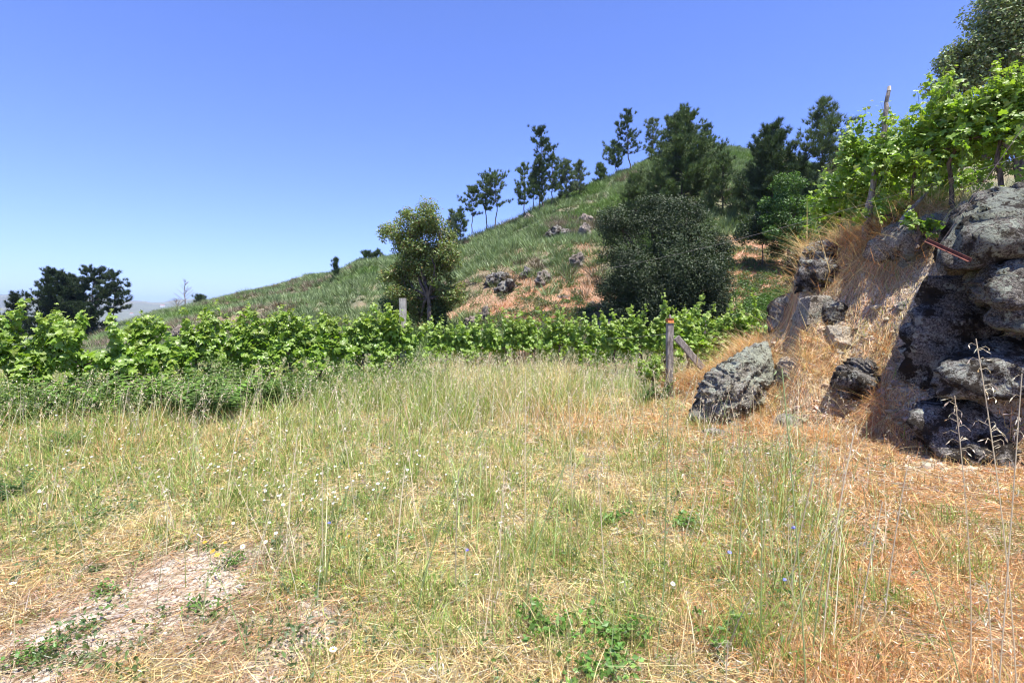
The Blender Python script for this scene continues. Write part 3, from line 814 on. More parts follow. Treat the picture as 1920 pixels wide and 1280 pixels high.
broadleaf(806, 620, 26, [(783, 412, 48, 0), (745, 438, 40, .5), (825, 440, 46, -.3), (785, 450, 40, 0), (760, 475, 40, .6), (838, 478, 34, 0), (735, 508, 32, .4), (795, 500, 46, .4),
                         (815, 560, 46, .8), (765, 565, 42, .8), (760, 535, 40, .3), (825, 515, 36, .2), (845, 540, 34, .3), (790, 590, 40, .5)], 201, 'open-crowned oak with brownish new leaves left of the hill centre', 36000, .13, (.17, .22, .06),
          flower=((.20, .14, .045), .16), hollow=.2, trunk_r=.16, sub=12, subr=.40)
broadleaf(800, 640, 27, [(790, 590, 34, .3), (825, 590, 40, 0), (745, 595, 34, .3), (840, 560, 24, 0), (735, 570, 28, .4)], 202, 'dark leafy undergrowth bush under the brownish oak', 8000, .14, (.08, .12, .04), name='bush', cat='bush', trunk_r=.06)
broadleaf(1245, 612, float(np.clip(ground_hit(1245, 618, 13.5)[1], 17, 27)), [(1245, 425, 62, 0), (1165, 430, 54, .3), (1310, 440, 54, 0), (1160, 490, 44, -.4), (1340, 500, 40, -.4), (1250, 500, 78, -.8), (1180, 545, 50, -.6),
                          (1310, 555, 54, -.6), (1245, 580, 56, -.9), (1150, 415, 32, .6), (1215, 395, 36, .4), (1350, 460, 32, 0), (1335, 575, 34, 0), (1290, 400, 36, .2), (1195, 500, 60, -.6), (1230, 545, 62, -.7), (1165, 575, 38, -.4), (1350, 530, 34, 0), (1175, 600, 46, -.6), (1250, 608, 60, -.8), (1325, 600, 46, -.6), (1150, 540, 40, 0), (1290, 520, 60, -.7)],
          203, 'large dark round evergreen oak at the foot of the hill', 190000, .085, (.036, .056, .020), name='evergreen_oak', mat=M_hard, hollow=.5, trunk_r=.3, flower=((.07, .09, .035), .08), sub=16, subr=.42)
pine(1490, 290, 450, 70, 41, 134, 'dark bushy pine just right of the tall dense dark pine', .03, 'bushy', colr=PD, dens=2.5)
pine(1395, 330, 440, 56, 44, 135, 'dark rounded pine between the evergreen oak and the tall dense pine', .03, 'bushy', colr=PD, dens=2.5)
pine(1190, 330, 400, 60, 47, 136, 'dark bushy pine rising behind the left of the evergreen oak', .03, 'bushy', colr=PG, dens=2.5)
broadleaf(1430, 480, 31, [(1430, 420, 34, 0), (1400, 430, 28, 0), (1450, 450, 30, 0)], 210, 'dark bush at the foot of the tall dense pine', 9000, .12, (.045, .07, .025), name='bush', cat='bush', trunk_r=.05)
broadleaf(1478, 470, 30, [(1475, 350, 34, 0), (1455, 385, 34, 0), (1495, 385, 30, 0), (1470, 425, 40, -.4), (1510, 430, 36, -.3), (1545, 440, 30, 0), (1440, 420, 24, 0), (1560, 410, 26, 0)], 204,
          'fresh green leafy tree below the tall dense dark pine', 22000, .13, (.085, .16, .035), name='leafy_tree', trunk_r=.12)
broadleaf(1600, 330, 30, [(1600, 290, 26, 0), (1625, 285, 24, 0), (1575, 305, 18, 0)], 205, 'brownish bushy tree peeking over the upper vines', 3000, .13, (.12, .11, .05), name='leafy_tree', trunk_r=.1)
broadleaf(1492, 545, 9.3, [(1490, 480, 20, 0), (1508, 470, 18, 0), (1478, 505, 18, .1), (1500, 510, 20, 0), (1486, 530, 14, 0)], 206, 'small-leaved dark shrub with pale specks clinging to the bank corner', 5200, .035,
          (.075, .085, .04), name='shrub', cat='shrub', trunk_r=.02, flower=((.45, .40, .30), .16))
broadleaf(1930, 330, 15, [(1900, 60, 92, 0), (1850, 110, 76, 0), (1765, 175, 44, 0), (1800, 120, 46, 0), (1870, 20, 60, 0), (1960, 120, 100, .5), (1800, 160, 48, .2), (1920, 210, 90, .4), (1845, 225, 60, .4), (2010, 20, 100, 0), (1780, 205, 28, 0),
                          (2000, 230, 90, 0), (1870, 290, 50, .8), (1920, 5, 60, 0), (1950, -60, 90, 0), (1800,290,36,1)], 207, 'big grey-green cork oak behind the upper vines at the right edge', 105000, .095, (.19, .25, .10),
          name='cork_oak', mat=M_hard, trunk_r=.28, hollow=.35, flower=((.26, .26, .15), .22), sub=14, subr=.36)
broadleaf(1570, 470, 12, [(1560, 400, 26, 0), (1600, 420, 20, 0)], 209, 'low leafy bush behind the crest of the bank', 2200, .07, (.08, .14, .035), name='bush', cat='bush', trunk_r=.03)

def snag(px, y0, y1, D, seed, label):
    r = np.random.default_rng(seed); b = at(px, y1, D); t = at(px, y0, D)
    T = empty('dead_tree', b, label, 'dead tree'); G = Geo(); B = Geo()
    tube(G, wobble(b, t, 8, .08, seed), np.linspace(.13, .02, 8), 6)
    for k in range(26):
        s = r.uniform(.3, .95); a = r.uniform(0, 2 * pi); L = (1.15 - s) * 1.9
        p = b + (t - b) * s
        tube(B, wobble(p, p + [cos(a) * L, sin(a) * L, L * .9], 4, .05, seed + k), np.linspace(.035, .02, 4), 4, cap=False)
    G.build('trunk', M_wood, T); B.build('branches', M_wood, T)
snag(347, 522, 585, 88, 301, 'bare grey dead tree on the skyline where the left ridge begins')
snag(331, 560, 588, 92, 302, 'smaller bare dead tree just left of the taller dead one')

# ------------------------------------------------------------------ hillside scrub (broom) : countless
def build_scrub():
    G = Geo()
    n = 30000
    u = rng.uniform(-1.0, .85, n); D = np.sqrt(rng.uniform(19 ** 2, 104 ** 2, n))
    x = u * D; y = D; z = hgt(x, y)
    Rg = np.interp(u, _ku, _kr)
    px, py = proj(x, y, z)
    hb, hn = hill_bare(px, py, x, y)
    Ft = np.interp(u, [(p - 960) / F for p, _ in FOOT], [d for _, d in FOOT])
    keep = (D < Rg + 6) & (rng.random(n) > hb * .93) & ((D > Ft) | (u < -.3)) & (np.interp(u, _bu, BK[:, 3]) < 2.0) | ((D > 26) & (u > .5) & (D < Rg + 6))
    keep &= ~((px > 1370) & (px < 1480) & (py > 452) & (py < 600))
    x, y, z, D, hn, px = x[keep], y[keep], z[keep], D[keep], hn[keep], px[keep]
    m = len(x)
    nb = 46
    rad = rng.uniform(.3, .9, m); ht = rng.uniform(.35, .9, m) * (1 + .35 * vn(x * .35, y * .35, 0, 98))
    base = np.array([.22, .29, .125])[None] * rng.uniform(.55, 1.3, (m, 1))
    alt = vn(x * .12, y * .12, 0, 95)
    g = np.array([.17, .26, .07]); dry = np.array([.24, .19, .13])
    base = np.where((alt > .38)[:, None], g * rng.uniform(.8, 1.2, (m, 1)), base)
    dl = (vn(x * .2, y * .2, 0, 96) > np.where(px < 560, .05, .42))[:, None]
    base = np.where(dl & (rng.random((m, 1)) < .6), dry * rng.uniform(.7, 1.2, (m, 1)), base)
    P0 = np.stack([x, y, z - .1], 1)
    I = np.repeat(np.arange(m), nb)
    a = rng.uniform(0, 2 * pi, len(I)); q = np.sqrt(rng.random(len(I)))
    P = P0[I] + np.stack([np.cos(a) * q * rad[I], np.sin(a) * q * rad[I], 0 * q], 1) * .55
    Hh = ht[I] * (1.15 - .5 * q) * rng.uniform(.75, 1.2, len(I))
    az = np.arctan2(np.cos(a), np.sin(a))
    C = jit((1, 1, 1), len(I), .18, .05) * base[I]
    az = az + rng.normal(0, .8, len(az))
    blades(G, P, Hh, az, .75 * q + rng.random(len(q)) * .35, .25 * q, .030 + .0010 * D[I], C * .9, C * 1.15, 1)
    o = G.build('hillside_scrub', M_needle)
    tag(o, 'grey-green broom scrub covering the hillside', 'scrub', kind='stuff')
    # low green bushes and bracken on the hill: leafy clumps
    G = Geo()
    spots = []
    for _ in range(1500):
        cx, cy, rx, ry = random.choice([(1150, 640, 90, 20), (1000, 575, 130, 60), (940, 620, 100, 25), (1440, 570, 60, 25), (1420, 500, 60, 60), (1050, 440, 60, 50), (1010, 400, 40, 20),
                                        (640, 600, 120, 30), (1090, 380, 60, 30), (1440, 590, 60, 16), (1500, 430, 60, 40), (1420, 510, 50, 50), (1060, 600, 90, 40), (1180,625,60,14)])
        spots.append((random.gauss(cx, rx * .6), random.gauss(cy, ry * .6), 1 if (cx, cy) in ((1440, 570), (1440, 590)) or random.random() < .2 else 0))
    for sx, sy, fr in spots:
        if sx < 480 or sx > 1478 and sy > 470: continue
        g = ground_hit(sx, sy, 13.5)
        if g[1] > 70: continue
        k = random.randint(60, 110); rr = random.uniform(.2, .45) * (1.2 if fr else 1)
        v = rng.normal(0, 1, (k, 3)); v /= np.linalg.norm(v, axis=1)[:, None]; v[:, 2] = np.abs(v[:, 2])
        c = (.09, .165, .035) if fr else random.choice([(.10, .13, .045), (.13, .14, .06), (.09, .12, .05), (.16, .15, .07)])
        leaves(G, g + v * rr * rng.uniform(.5, 1.1, (k, 1)) * [1, 1, .75], rng.uniform(.07, .14, k), jit(c, k, .2), .6)
    o = G.build('hillside_bushes', M_leaf)
    tag(o, 'low green bushes and bracken scattered over the hill foot', 'undergrowth', kind='stuff')
    # dry grass on the hill
    G = Geo(); n = 60000
    u = rng.uniform(-.25, .62, n); D = rng.uniform(13, 42, n)
    x = u * D; z = hgt(x, D); px, py = proj(x, D, z); hb, hn = hill_bare(px, py, x, D)
    k = (rng.random(n) < .25 + hb)
    x, D, z, hb = x[k], D[k], z[k], hb[k]
    gr = vn(x * .5, D * .5, 0, 97)[:, None]
    C = np.where(gr > .25, jit((.17, .20, .07), len(x)), jit((.42, .29, .15), len(x)))
    C = np.where((gr < .1) & (hb[:, None] > .4), jit((.44, .22, .10), len(x)), C)
    blades(G, np.stack([x, D, z], 1), rng.uniform(.10, .32, len(x)), rng.uniform(0, 6.28, len(x)), .5, .3, .012 + .0008 * D, C, C * 1.1, 1)
    o = G.build('dry_hill_grass', M_grass)
    tag(o, 'dry reddish grass on the bare lower slope', 'grass', kind='stuff')
build_scrub()

# ------------------------------------------------------------------ vines
VG = np.array([.25, .39, .05])
def vine(base, top_z, length, seed, label, group, n_cane=16, lsize=.12, dirv=(1, 0), low=.35, lean=(0, 0), hang=.5, colr=VG, thick=.28, dens=1.0, tall=.25):
    r = np.random.default_rng(seed)
    base = np.asarray(base, float)
    T = empty('grapevine', base, label, 'vine', group)
    tr = Geo(); le = Geo(); ca = Geo()
    dv = np.array([dirv[0], dirv[1], 0.]); dv /= np.linalg.norm(dv)
    nv = np.array([-dv[1], dv[0], 0])
    Ht = top_z - base[2]
    head = base + [lean[0], lean[1], Ht * .55]
    tube(tr, wobble(base - [0, 0, .1], head, 9, .03, seed), np.linspace(.035, .022, 9), 7)
    ends = [head + dv * length * .5 + [0, 0, .05], head - dv * length * .5 + [0, 0, .05]]
    for i, e in enumerate(ends):
        tube(tr, wobble(head, e, 7, .02, seed + 3 + i), np.linspace(.022, .012, 7), 6)
    P = []; S = []; O = []; Cc = []
    tube(ca, [head - dv * length * .53 + [0, 0, .04], head + dv * length * .53 + [0, 0, .04]], .006, 4, (.16, .12, .06), cap=False)
    for k in range(n_cane):
        s = r.uniform(-.52, .52)
        p0 = head + dv * length * s + [0, 0, .04]
        L = Ht * (r.uniform(.30, .52) + (tall if r.random() < .28 else 0))
        mode = r.random()
        if mode < hang:      # arching over and hanging down
            sd = 1 if r.random() < .5 else -1
            d1 = nv * sd * r.uniform(.15, .5) + dv * r.normal(0, .3)
            pts = [p0 + d1 * t * .9 + np.array([0, 0, 1]) * (L * .75 * t - (Ht * r.uniform(.75, .95)) * t * t) for t in np.linspace(0, 1, 8)]
        else:
            d1 = nv * r.normal(0, .16) + dv * r.normal(0, .25)
            pts = [p0 + d1 * t * L + np.array([0, 0, 1]) * L * t + np.array([0, 0, -.1]) * t ** 3 * r.random() for t in np.linspace(0, 1, 8)]
        pts = np.array(pts) + np.cumsum(r.normal(0, .012, (8, 3)), 0)
        pts[:, 2] = np.maximum(pts[:, 2], base[2] + low * .3)
        tube(ca, pts, np.linspace(.006, .002, 8), 4, (.16, .2, .06), cap=False)
        m = int(L / .035 * dens * 1.6) + 10
        tt = r.uniform(.02, 1, m)
        q = tt * 7; i0 = np.clip(q.astype(int), 0, 6); f = (q - i0)[:, None]
        c = pts[i0] * (1 - f) + pts[i0 + 1] * f
        off = r.normal(0, 1, (m, 3)); off /= np.linalg.norm(off, axis=1)[:, None]
        P.append(c + off * r.uniform(.02, thick * .55, (m, 1)) * (1 - .5 * tt[:, None])); O.append(off + nv * 0)
        S.append(lsize * r.uniform(.7, 1.2, m) * (1 - .60 * tt ** 4))
        yg = np.clip(tt[:, None] ** 2 * .6, 0, 1)
        Cc.append(jit((1, 1, 1), m, .22, .07, r) * (colr * (1 - yg) + np.array([.34, .42, .08]) * yg))
    P = np.concatenate(P); S = np.concatenate(S); O = np.concatenate(O); Cc = np.concatenate(Cc)
    n = len(P)
    N = r.normal(0, .55, (n, 3)) + O * .5 + [0, -.35, .65]
    Tt = r.normal(0, 1, (n, 3)) + [0, 0, -1.0]
    stamp(le, LEAF_VINE[0], LEAF_VINE[1], P, frames(N, Tt), S, np.clip(Cc, .01, .9))
    tr.build('trunk', M_vinebark, T); ca.build('canes', M_leaf, T); le.build('foliage', M_vine, T)
    return T
A0 = np.array([-8.6, 6.9]); A1 = np.array([-1.95, 10.9]); nv1 = 11
ordn = ['', 'second', 'third', 'fourth', 'fifth', 'sixth', 'seventh', 'eighth', 'ninth', 'tenth', 'eleventh', 'twelfth']
d1 = (A1 - A0)
for i in range(nv1):
    p = A0 + d1 * (i + .3) / nv1 + np.random.default_rng(i).normal(0, .05, 2)
    z = H1(*p)
    s = random.uniform(-.08, .06)
    if i in (0, 1): lb = 'bright leafy grapevine at the left edge of the photo' if i == 1 else 'grapevine cut off by the left edge, at the start of the left row'
    elif i == nv1 - 1: lb = 'grapevine at the right end of the left row, just past the granite post'
    else: lb = 'grapevine in the left row, %s plant counted from the left edge' % ordn[i]
    vine((p[0], p[1], z), 1.50 + s, .85, 400 + i, lb, 'grapevines of the left row', 22 if i < 5 else 24, .135, d1, hang=.42 if i > 4 else .5, dens=1.15, tall=.14)
B0 = np.array([-2.0, 13.2]); B1 = np.array([2.5, 14.2])
for i in range(6):
    p = B0 + (B1 - B0) * (i + .4) / 6; z = H1(*p)
    vine((p[0], p[1], z), 1.32 + random.uniform(-.1, .1), .85, 430 + i, 'grapevine in the far middle row, %s from its left end' % (['first'] + ordn[1:])[i], 'grapevines of the far middle row', 22, .12, (B1 - B0), hang=.4, tall=.2)
C0 = np.array([2.3, 12.6]); C1 = np.array([6.1, 12.4])
for i in range(6):
    p = C0 + (C1 - C0) * (i + .4) / 6; z = min(H1(*p), .2)
    vine((p[0], p[1], z), 1.45 + .03 * i + random.uniform(-.08, .08), .75, 440 + i, 'grapevine in the right row behind the braced post, %s from its left end' % (['first'] + ordn[1:])[i], 'grapevines of the right row', 24, .12, (C1 - C0), hang=.45)
p = at(1292, 700, 10.3)
vine((p[0], p[1], H1(p[0], p[1])), 1.52, .9, 450, 'full bright grapevine right beside the braced wooden end post', 'grapevines of the right row', 26, .12, (1, .1), hang=.5, tall=.1)
p = at(1225, 700, 9.9)
vine((p[0], p[1], H1(p[0], p[1])), .75, .6, 451, 'low grapevine shoot bushing out left of the braced wooden end post', 'grapevines of the right row', 12, .10, (1, .1), hang=.7, tall=.1)
UG = 'grapevines on top of the bank'
def upvine(px, pyb, pyt, D, L, seed, lb, **kw):
    b = at(px, pyb, D); t = at(px, pyt, D)
    g = H1(b[0], b[1])
    if b[2] > g: b[2] = g
    return vine(b, t[2], L, seed, lb, UG, lsize=.11, dens=.78, **kw)
upvine(1575, 445, 345, 9.6, .8, 460, 'low bright grapevine at the left end of the row on the bank', dirv=(1, -.8), n_cane=24, hang=.5, thick=.4)
upvine(1615, 440, 285, 9.0, 1.0, 461, 'tall leafy grapevine left of the bent pole on the bank', dirv=(1, -.8), n_cane=36, hang=.5, thick=.45)
upvine(1655, 435, 245, 8.4, 1.0, 462, 'grapevine climbing around the bent pole on the bank', dirv=(1, -.8), n_cane=40, hang=.5, thick=.45)
upvine(1722, 395, 222, 7.6, 1.0, 463, 'grapevine with a dark twisted trunk above the rusty bar', dirv=(1, -.8), n_cane=40, hang=.4, thick=.45)
upvine(1790, 390, 180, 7.0, 1.0, 464, 'arching grapevine with shoots reaching into the sky', dirv=(1, -.6), n_cane=36, hang=.25, thick=.42, tall=.2)
upvine(1870, 370, 152, 6.6, 1.0, 465, 'grapevine spreading over the top rock at the right edge', dirv=(1, -.6), n_cane=34, hang=.2, thick=.42, tall=.2)
upvine(1960, 370, 125, 6.4, 1.0, 466, 'grapevine cut off by the right edge above the outcrop', dirv=(1, -.6), n_cane=30, hang=.2, thick=.42, tall=.2)
upvine(1672, 430, 372, 7.6, .5, 467, 'short young vine shoot near the ground under the bent pole', n_cane=8, hang=.6)
b = at(1722, 440, 6.9)
vine((b[0], b[1], b[2] - .12), b[2] + .22, .35, 468, 'little yellow-green vine sprig hanging just left of the rusty bar', UG, n_cane=8, lsize=.085, hang=.7, thick=.2)
upvine(1805, 350, 300, 7.6, .7, 469, 'small vine shoots in the gap below the arching grapevine', n_cane=9, hang=.5)

# ------------------------------------------------------------------ posts, poles, bar, wires
def boxpost(G, a, b, w, d, C=(.3, .3, .3), seed=0, n=10):
    a = np.asarray(a, float); b = np.asarray(b, float)
    r = np.random.default_rng(seed)
    T = (b - a) / np.linalg.norm(b - a)
    x = np.cross([0, 1, 0], T); x /= np.linalg.norm(x); y = np.cross(T, x)
    V = []
    prof = [(-1, -.8), (-.8, -1), (.8, -1), (1, -.8), (1, .8), (.8, 1), (-.8, 1), (-1, .8)]
    for i in range(n):
        c = a + (b - a) * i / (n - 1) + r.normal(0, .003, 3)
        k = 1 + r.normal(0, .02)
        for (p, q) in prof: V.append(c + x * p * w / 2 * k + y * q * d / 2 * k)
    f = [(i * 8 + j, i * 8 + (j + 1) % 8, (i + 1) * 8 + (j + 1) % 8, (i + 1) * 8 + j) for i in range(n - 1) for j in range(8)]
    G.add(V, np.array(f), C); G.add(V[-8:], np.array([list(range(8))]), C)
g = at(757, 700, 10.75); gz = H1(g[0], g[1])
t = at(755, 559, 10.75)
T = empty('granite_post', (g[0], g[1], gz), 'square granite post rising above the right end of the left vine row', 'post')
G = Geo(); boxpost(G, (g[0], g[1], gz - .1), t, .135, .135, seed=1); G.build('shaft', M_conc, T)
# braced end post
b = at(1255, 745, 9.35); b[2] = H1(b[0], b[1]); t = at(1256, 606, 9.35)
T = empty('wooden_post', b, 'square weathered end post with orange lichen top and a slanting brace', 'post')
G = Geo(); boxpost(G, b - [0, 0, .1], t, .115, .115, seed=2); G.build('shaft', M_wood, T)
G = Geo(); boxpost(G, t + [0, 0, .004], t + np.array([0, 0, .09]), .12, .12, seed=3, n=4); G.build('cap', M_orange, T)
G = Geo(); q = t + np.array([.01, .03, .09]); boxpost(G, q, q + [0, 0, .07], .03, .03, seed=3, n=3); G.build('top_pin', M_wood, T)
G = Geo(); boxpost(G, at(1318, 690, 9.3), at(1268, 632, 9.3), .115, .06, seed=4); G.build('brace', M_wood, T)
G = Geo(); tube(G, wobble(at(1243, 742, 9.2), at(1249, 690, 9.3), 6, .02, 5), .018, 6); G.build('side_stake', M_vinebark, T)
for k, (px, y0, y1, D, w, m, lb) in enumerate([(1058, 628, 690, 14, .07, M_wood, 'thin grey stake in the far middle vine row'), (1049, 634, 690, 14.1, .05, M_wood, 'thinner stake touching the left of the grey one in the far row'),
                                              (1201, 620, 680, 13, .07, M_wood, 'small grey stake in the vines left of the end post'), (1322, 596, 660, 12, .05, M_wood, 'thin stake tip showing above the right vines'),
                                              (994, 625, 690, 14, .05, M_wood, 'slim dark stake in the middle of the far row'), (392, 640, 740, 9.2, .05, M_wood, 'dark thin stake inside the left vine row')]):
    b = at(px, y1, D); b[2] = min(b[2], H1(b[0], b[1])); t = at(px, y0, D)
    G = Geo(); boxpost(G, b - [0, 0, .1], t, w, w, seed=10 + k)
    G.V[0] -= b.astype(np.float32); G.V[1] -= b.astype(np.float32)
    o = G.build('vine_stake', m); o.location = b.tolist(); tag(o, lb, 'stake', 'thin vineyard stakes')
# bent pole on the bank
b = at(1624, 432, 8.0); b[2] = H1(b[0], b[1]) - .05
T = empty('wooden_pole', b, 'tall crooked bark-covered pole with a pale cut tip above the upper vines', 'pole')
P = np.array([b, at(1630, 395, 8.0), at(1638, 340, 8.0), at(1654, 270, 8.0), at(1660, 215, 8.0), at(1665, 170, 8.0)])
ti = np.linspace(0, 5, 22); P = np.stack([np.interp(ti, range(6), P[:, k]) for k in range(3)], 1) + rng.normal(0, .008, (22, 3))
G = Geo(); tube(G, P, np.linspace(.055, .028, 22) * rng.uniform(.9, 1.12, 22), 8); G.build('shaft', M_wood, T)
G = Geo(); tube(G, [P[-1], P[-1] + [.005, 0, .07]], [.029, .022], 8); G.build('cut_tip', M_cut, T)
# pale broken branch at the root of the vine
G = Geo(); pp = [at(1686, 432, 7.2), at(1693, 410, 7.25), at(1712, 388, 7.3), at(1735, 365, 7.35), at(1748, 350, 7.4)]
tube(G, pp, [.03, .034, .028, .018, .012], 7); o = G.build('dead_branch', M_wood); tag(o, 'pale bent dead branch lying against the vine left of the rusty bar', 'branch')
# rusty angle bar
def bar():
    a = at(1737, 453, 5.6); b = at(1820, 491, 5.05)
    d = (b - a) / np.linalg.norm(b - a)
    s = np.cross(d, [0, 0, 1]); s /= np.linalg.norm(s); up = np.cross(s, d)
    G = Geo()
    for (w, v, t1, t2) in ((s, up, .036, .006), (up, s, .036, .006)):
        off = [(0, 0), (t1, 0), (t1, t2), (0, t2)]
        if w is up: off = [(t2 + .0005, 0), (t1, 0), (t1, t2), (t2 + .0005, t2)]
        V = [e + w * p * 1 + v * q for e in (a, b) for (p, q) in off]
        G.add(V, np.array([(0, 1, 5, 4), (1, 2, 6, 5), (2, 3, 7, 6), (3, 0, 4, 7), (3, 2, 1, 0), (4, 5, 6, 7)]), (.2, .06, .03))
    o = G.build('steel_bar', M_rust)
    tag(o, 'rusty red steel angle bar sticking out from under the top rock', 'metal bar')
    return a, b
ba, bb_ = bar()
def wire(pts, label, r=.0022, sag=.0, name='trellis_wire'):
    a, b = np.asarray(pts[0], float), np.asarray(pts[-1], float)
    if len(pts) == 2:
        t = np.linspace(0, 1, 14)[:, None]; P = a + (b - a) * t - np.array([0, 0, 1]) * sag * 4 * t * (1 - t)
    else: P = np.array(pts)
    G = Geo(); tube(G, P, r, 5, cap=False); o = G.build(name, M_wire); tag(o, label, 'wire')
wire([at(1120, 507, 12.5), at(1920, 292, 6.2)], 'thin sagging wire crossing from the oak up to the upper vines', .0024, .12)
wire([at(1764, 455, 5.5), at(1925, 230, 4.6)], 'taut wire running from the rusty bar up to the right edge', .0035)
wire([(A0[0], A0[1], 1.05), (A1[0], A1[1], 1.1)], 'trellis wire along the left vine row', .003, .03)
wire([(C0[0], C0[1], .95), at(1256, 625, 9.35)], 'wire from the braced post back into the right vine row', .003, .02)
wire([(B0[0], B0[1], .8), (B1[0], B1[1], .8)], 'trellis wire along the far middle vine row', .003, .03)

# ------------------------------------------------------------------ crumbled stones and clods: countless
def build_rubble():
    G = Geo(); V0, F0 = ico(1)
    def put(x, y, s, C):
        m = len(x); z = hgt(x, y)
        V = V0[None] * (1 + .28 * rng.normal(0, 1, (m, len(V0), 1))) * np.array([1, .8, .55]) * s[:, None, None]
        V = V + np.stack([x, y, z + s * .15], 1)[:, None, :]
        q = (np.arange(m)[:, None, None] * len(V0) + F0[None]).reshape(-1, 3)
        G.add(V.reshape(-1, 3), q, np.repeat(C, len(V0), 0))
    n = 9000
    u = rng.uniform(.28, 1.05, n); bb = np.interp(u, _bu, BK[:, 1]); bt = np.interp(u, _bu, BK[:, 2]); D = rng.uniform(bb - .7, bt + .2)
    k = rng.random(n) < np.clip(.35 + vn(u * D * 1.7, D * 1.7, 0, 170), 0, 1); u, D = u[k], D[k]
    put(u * D, D, rng.gamma(1.6, .010, len(u)) + .006, jit((.52, .43, .31), len(u), .25, .05))
    n = 16000
    x, y, z = sample(n, 1.6, 6.5, -1.1, 1.0)
    px, py, bare, orange, green, nz, nf = zones(x, y, z); k = rng.random(n) < np.clip(bare * 1.1 - .25, 0, 1)
    put(x[k], y[k], rng.gamma(1.5, .0035, k.sum()) + .003, jit((.52, .46, .38), k.sum(), .25, .05))
    tag(G.build('rubble', M_petal), 'crumbled granite grit and clods on the bank and the bare track', 'rubble', kind='stuff')
# ------------------------------------------------------------------ grass and straw: countless
def sample(n, d0, d1, u0=-1.12, u1=1.12):
    u = rng.uniform(u0, u1, n); D = rng.uniform(d0, d1, n)
    x = u * D; z = hgt(x, D)
    return x, D, z
def build_grass():
    # matted straw lying on the ground
    G = Geo(); n = 230000
    x, y, z = sample(n, 1.5, 10.5)
    px, py, bare, orange, green, nz, nf = zones(x, y, z)
    steep = z > .35
    k = rng.random(n) > bare * .80
    k &= ~(steep & (rng.random(n) < .45))
    x, y, z, bare, orange, green, nz = [q[k] for q in (x, y, z, bare, orange, green, nz)]
    m = len(x); L = rng.gamma(3, .026, m) + .02; a = rng.uniform(0, 2 * pi, m)
    dx, dy = np.cos(a) * L, np.sin(a) * L
    z2 = hgt(x + dx, y + dy)
    A = np.stack([x, y, z + rng.uniform(.0, .035, m)], 1); B = np.stack([x + dx, y + dy, np.minimum(z2, z + .1) + rng.uniform(.003, .06, m)], 1)
    o3 = (rng.random(m) < orange * .75 + .08)[:, None]
    C = np.where(o3, jit(ORST, m, .38, .08), jit(STRAW, m, .36, .05))
    gk = (rng.random(m) < .22)[:, None]
    C = np.where(gk, jit((.46, .42, .33), m, .25), C)
    bk = ((rng.random(m) < .75) & (bare > .3))[:, None]; C = np.where(bk, jit((.42, .28, .16), m, .35, .08), C)
    sticks(G, A, B, .0024 + .0006 * y, C)
    tag(G.build('straw_litter', M_grass), 'matted dry straw lying over the ground', 'straw', kind='stuff')
    # short upright turf of mixed dry and green blades
    G = Geo(); n = 250000
    x, y, z = sample(n, 1.5, 12.5)
    px, py, bare, orange, green, nz, nf = zones(x, y, z)
    back = ss(6.2, 8.2, y - .6 * np.clip(-x - 1, 0, 3)+.5*nz)           # taller sward towards the vines
    side = (1 - ss(.08, .2, x / y))
    tall = back * side
    left = blob(px, py, 120, 800, 420, 90)
    k = rng.random(n) > bare * .93
    k &= ~((z > .25) & (rng.random(n) < .6))
    k &= rng.random(n) < (.5 + .45 * np.maximum(green, tall) + .7 * fbm(x * 4, y * 4, 0, 141, 3))
    x, y, z, bare, orange, green, nz, tall, left, px, py = [q[k] for q in (x, y, z, bare, orange, green, nz, tall, left, px, py)]
    m = len(x)
    Hh = rng.gamma(3, .026, m) + .03 + green * rng.random(m) * .05
    Hh = np.where(rng.random(m) < tall * .75, rng.uniform(.22, .62, m), Hh)
    Hh = np.where(rng.random(m) < left * .4, rng.uniform(.2, .45, m), Hh)
    Hh *= 1 + 1.3 * blob(px, py, 1470, 1020, 100, 160) * (rng.random(m) < .5)
    Hh *= (1 - .45 * ss(1000, 1060, py) * (1 - ss(400, 600, px)))
    Hh *= np.where(bare > .5, .6, 1) * (1 + .6 * np.clip(fbm(x * 3.5, y * 3.5, 0, 140, 2), -.8, 1))
    isg = (rng.random(m) < np.clip(green * 1.25 - orange * .45 * (1 - .8 * blob(px, py, 1470, 1020, 110, 180)) + .08 + .15 * tall + .5 * vn(x * 5, y * 5, 0, 143), .03, .92))[:, None]
    g1 = jit(GRN, m, .25, .08); g2_ = jit((.32, .40, .09), m, .22, .06)
    gg = np.where(rng.random((m, 1)) < .45, g2_, g1)
    s1 = np.where((rng.random(m) < orange * .7 + .05)[:, None], jit(ORST, m, .34, .07), jit(STRAW, m, .3, .05))
    C0 = np.where(isg, gg, s1)
    C1 = np.where(isg & (rng.random((m, 1)) < .25), s1, C0 * 1.1)
    blades(G, np.stack([x, y, z - .01], 1), Hh, rng.uniform(0, 2 * pi, m), rng.gamma(2, .2, m), rng.normal(0, .6, m), .0032 + .00065 * y, C0, np.clip(C1, 0, .9), 2)
    tag(G.build('meadow_grass', M_grass), 'meadow of mixed green and dry grass blades', 'grass', kind='stuff')
    # tall fine stalks with seed heads
    G = Geo(); n = 9000
    x, y, z = sample(n, 2.2, 12.5, -1.1, .75)
    px, py, bare, orange, green, nz, nf = zones(x, y, z)
    dens = .10 + .9 * blob(px, py, 820, 740, 420, 75) + .75 * blob(px, py, 100, 770, 330, 50) + .35 * blob(px, py, 1470, 1010, 90, 150) + .3 * blob(px, py, 1180, 720, 90, 40) + .14*blob(px,py,1000,950,600,200) + .35 * blob(px, py, 1470, 1010, 90, 150)
    k = (rng.random(n) < dens) & (z < .25)
    x, y, z, py, px = x[k], y[k], z[k], py[k], px[k]
    m = len(x)
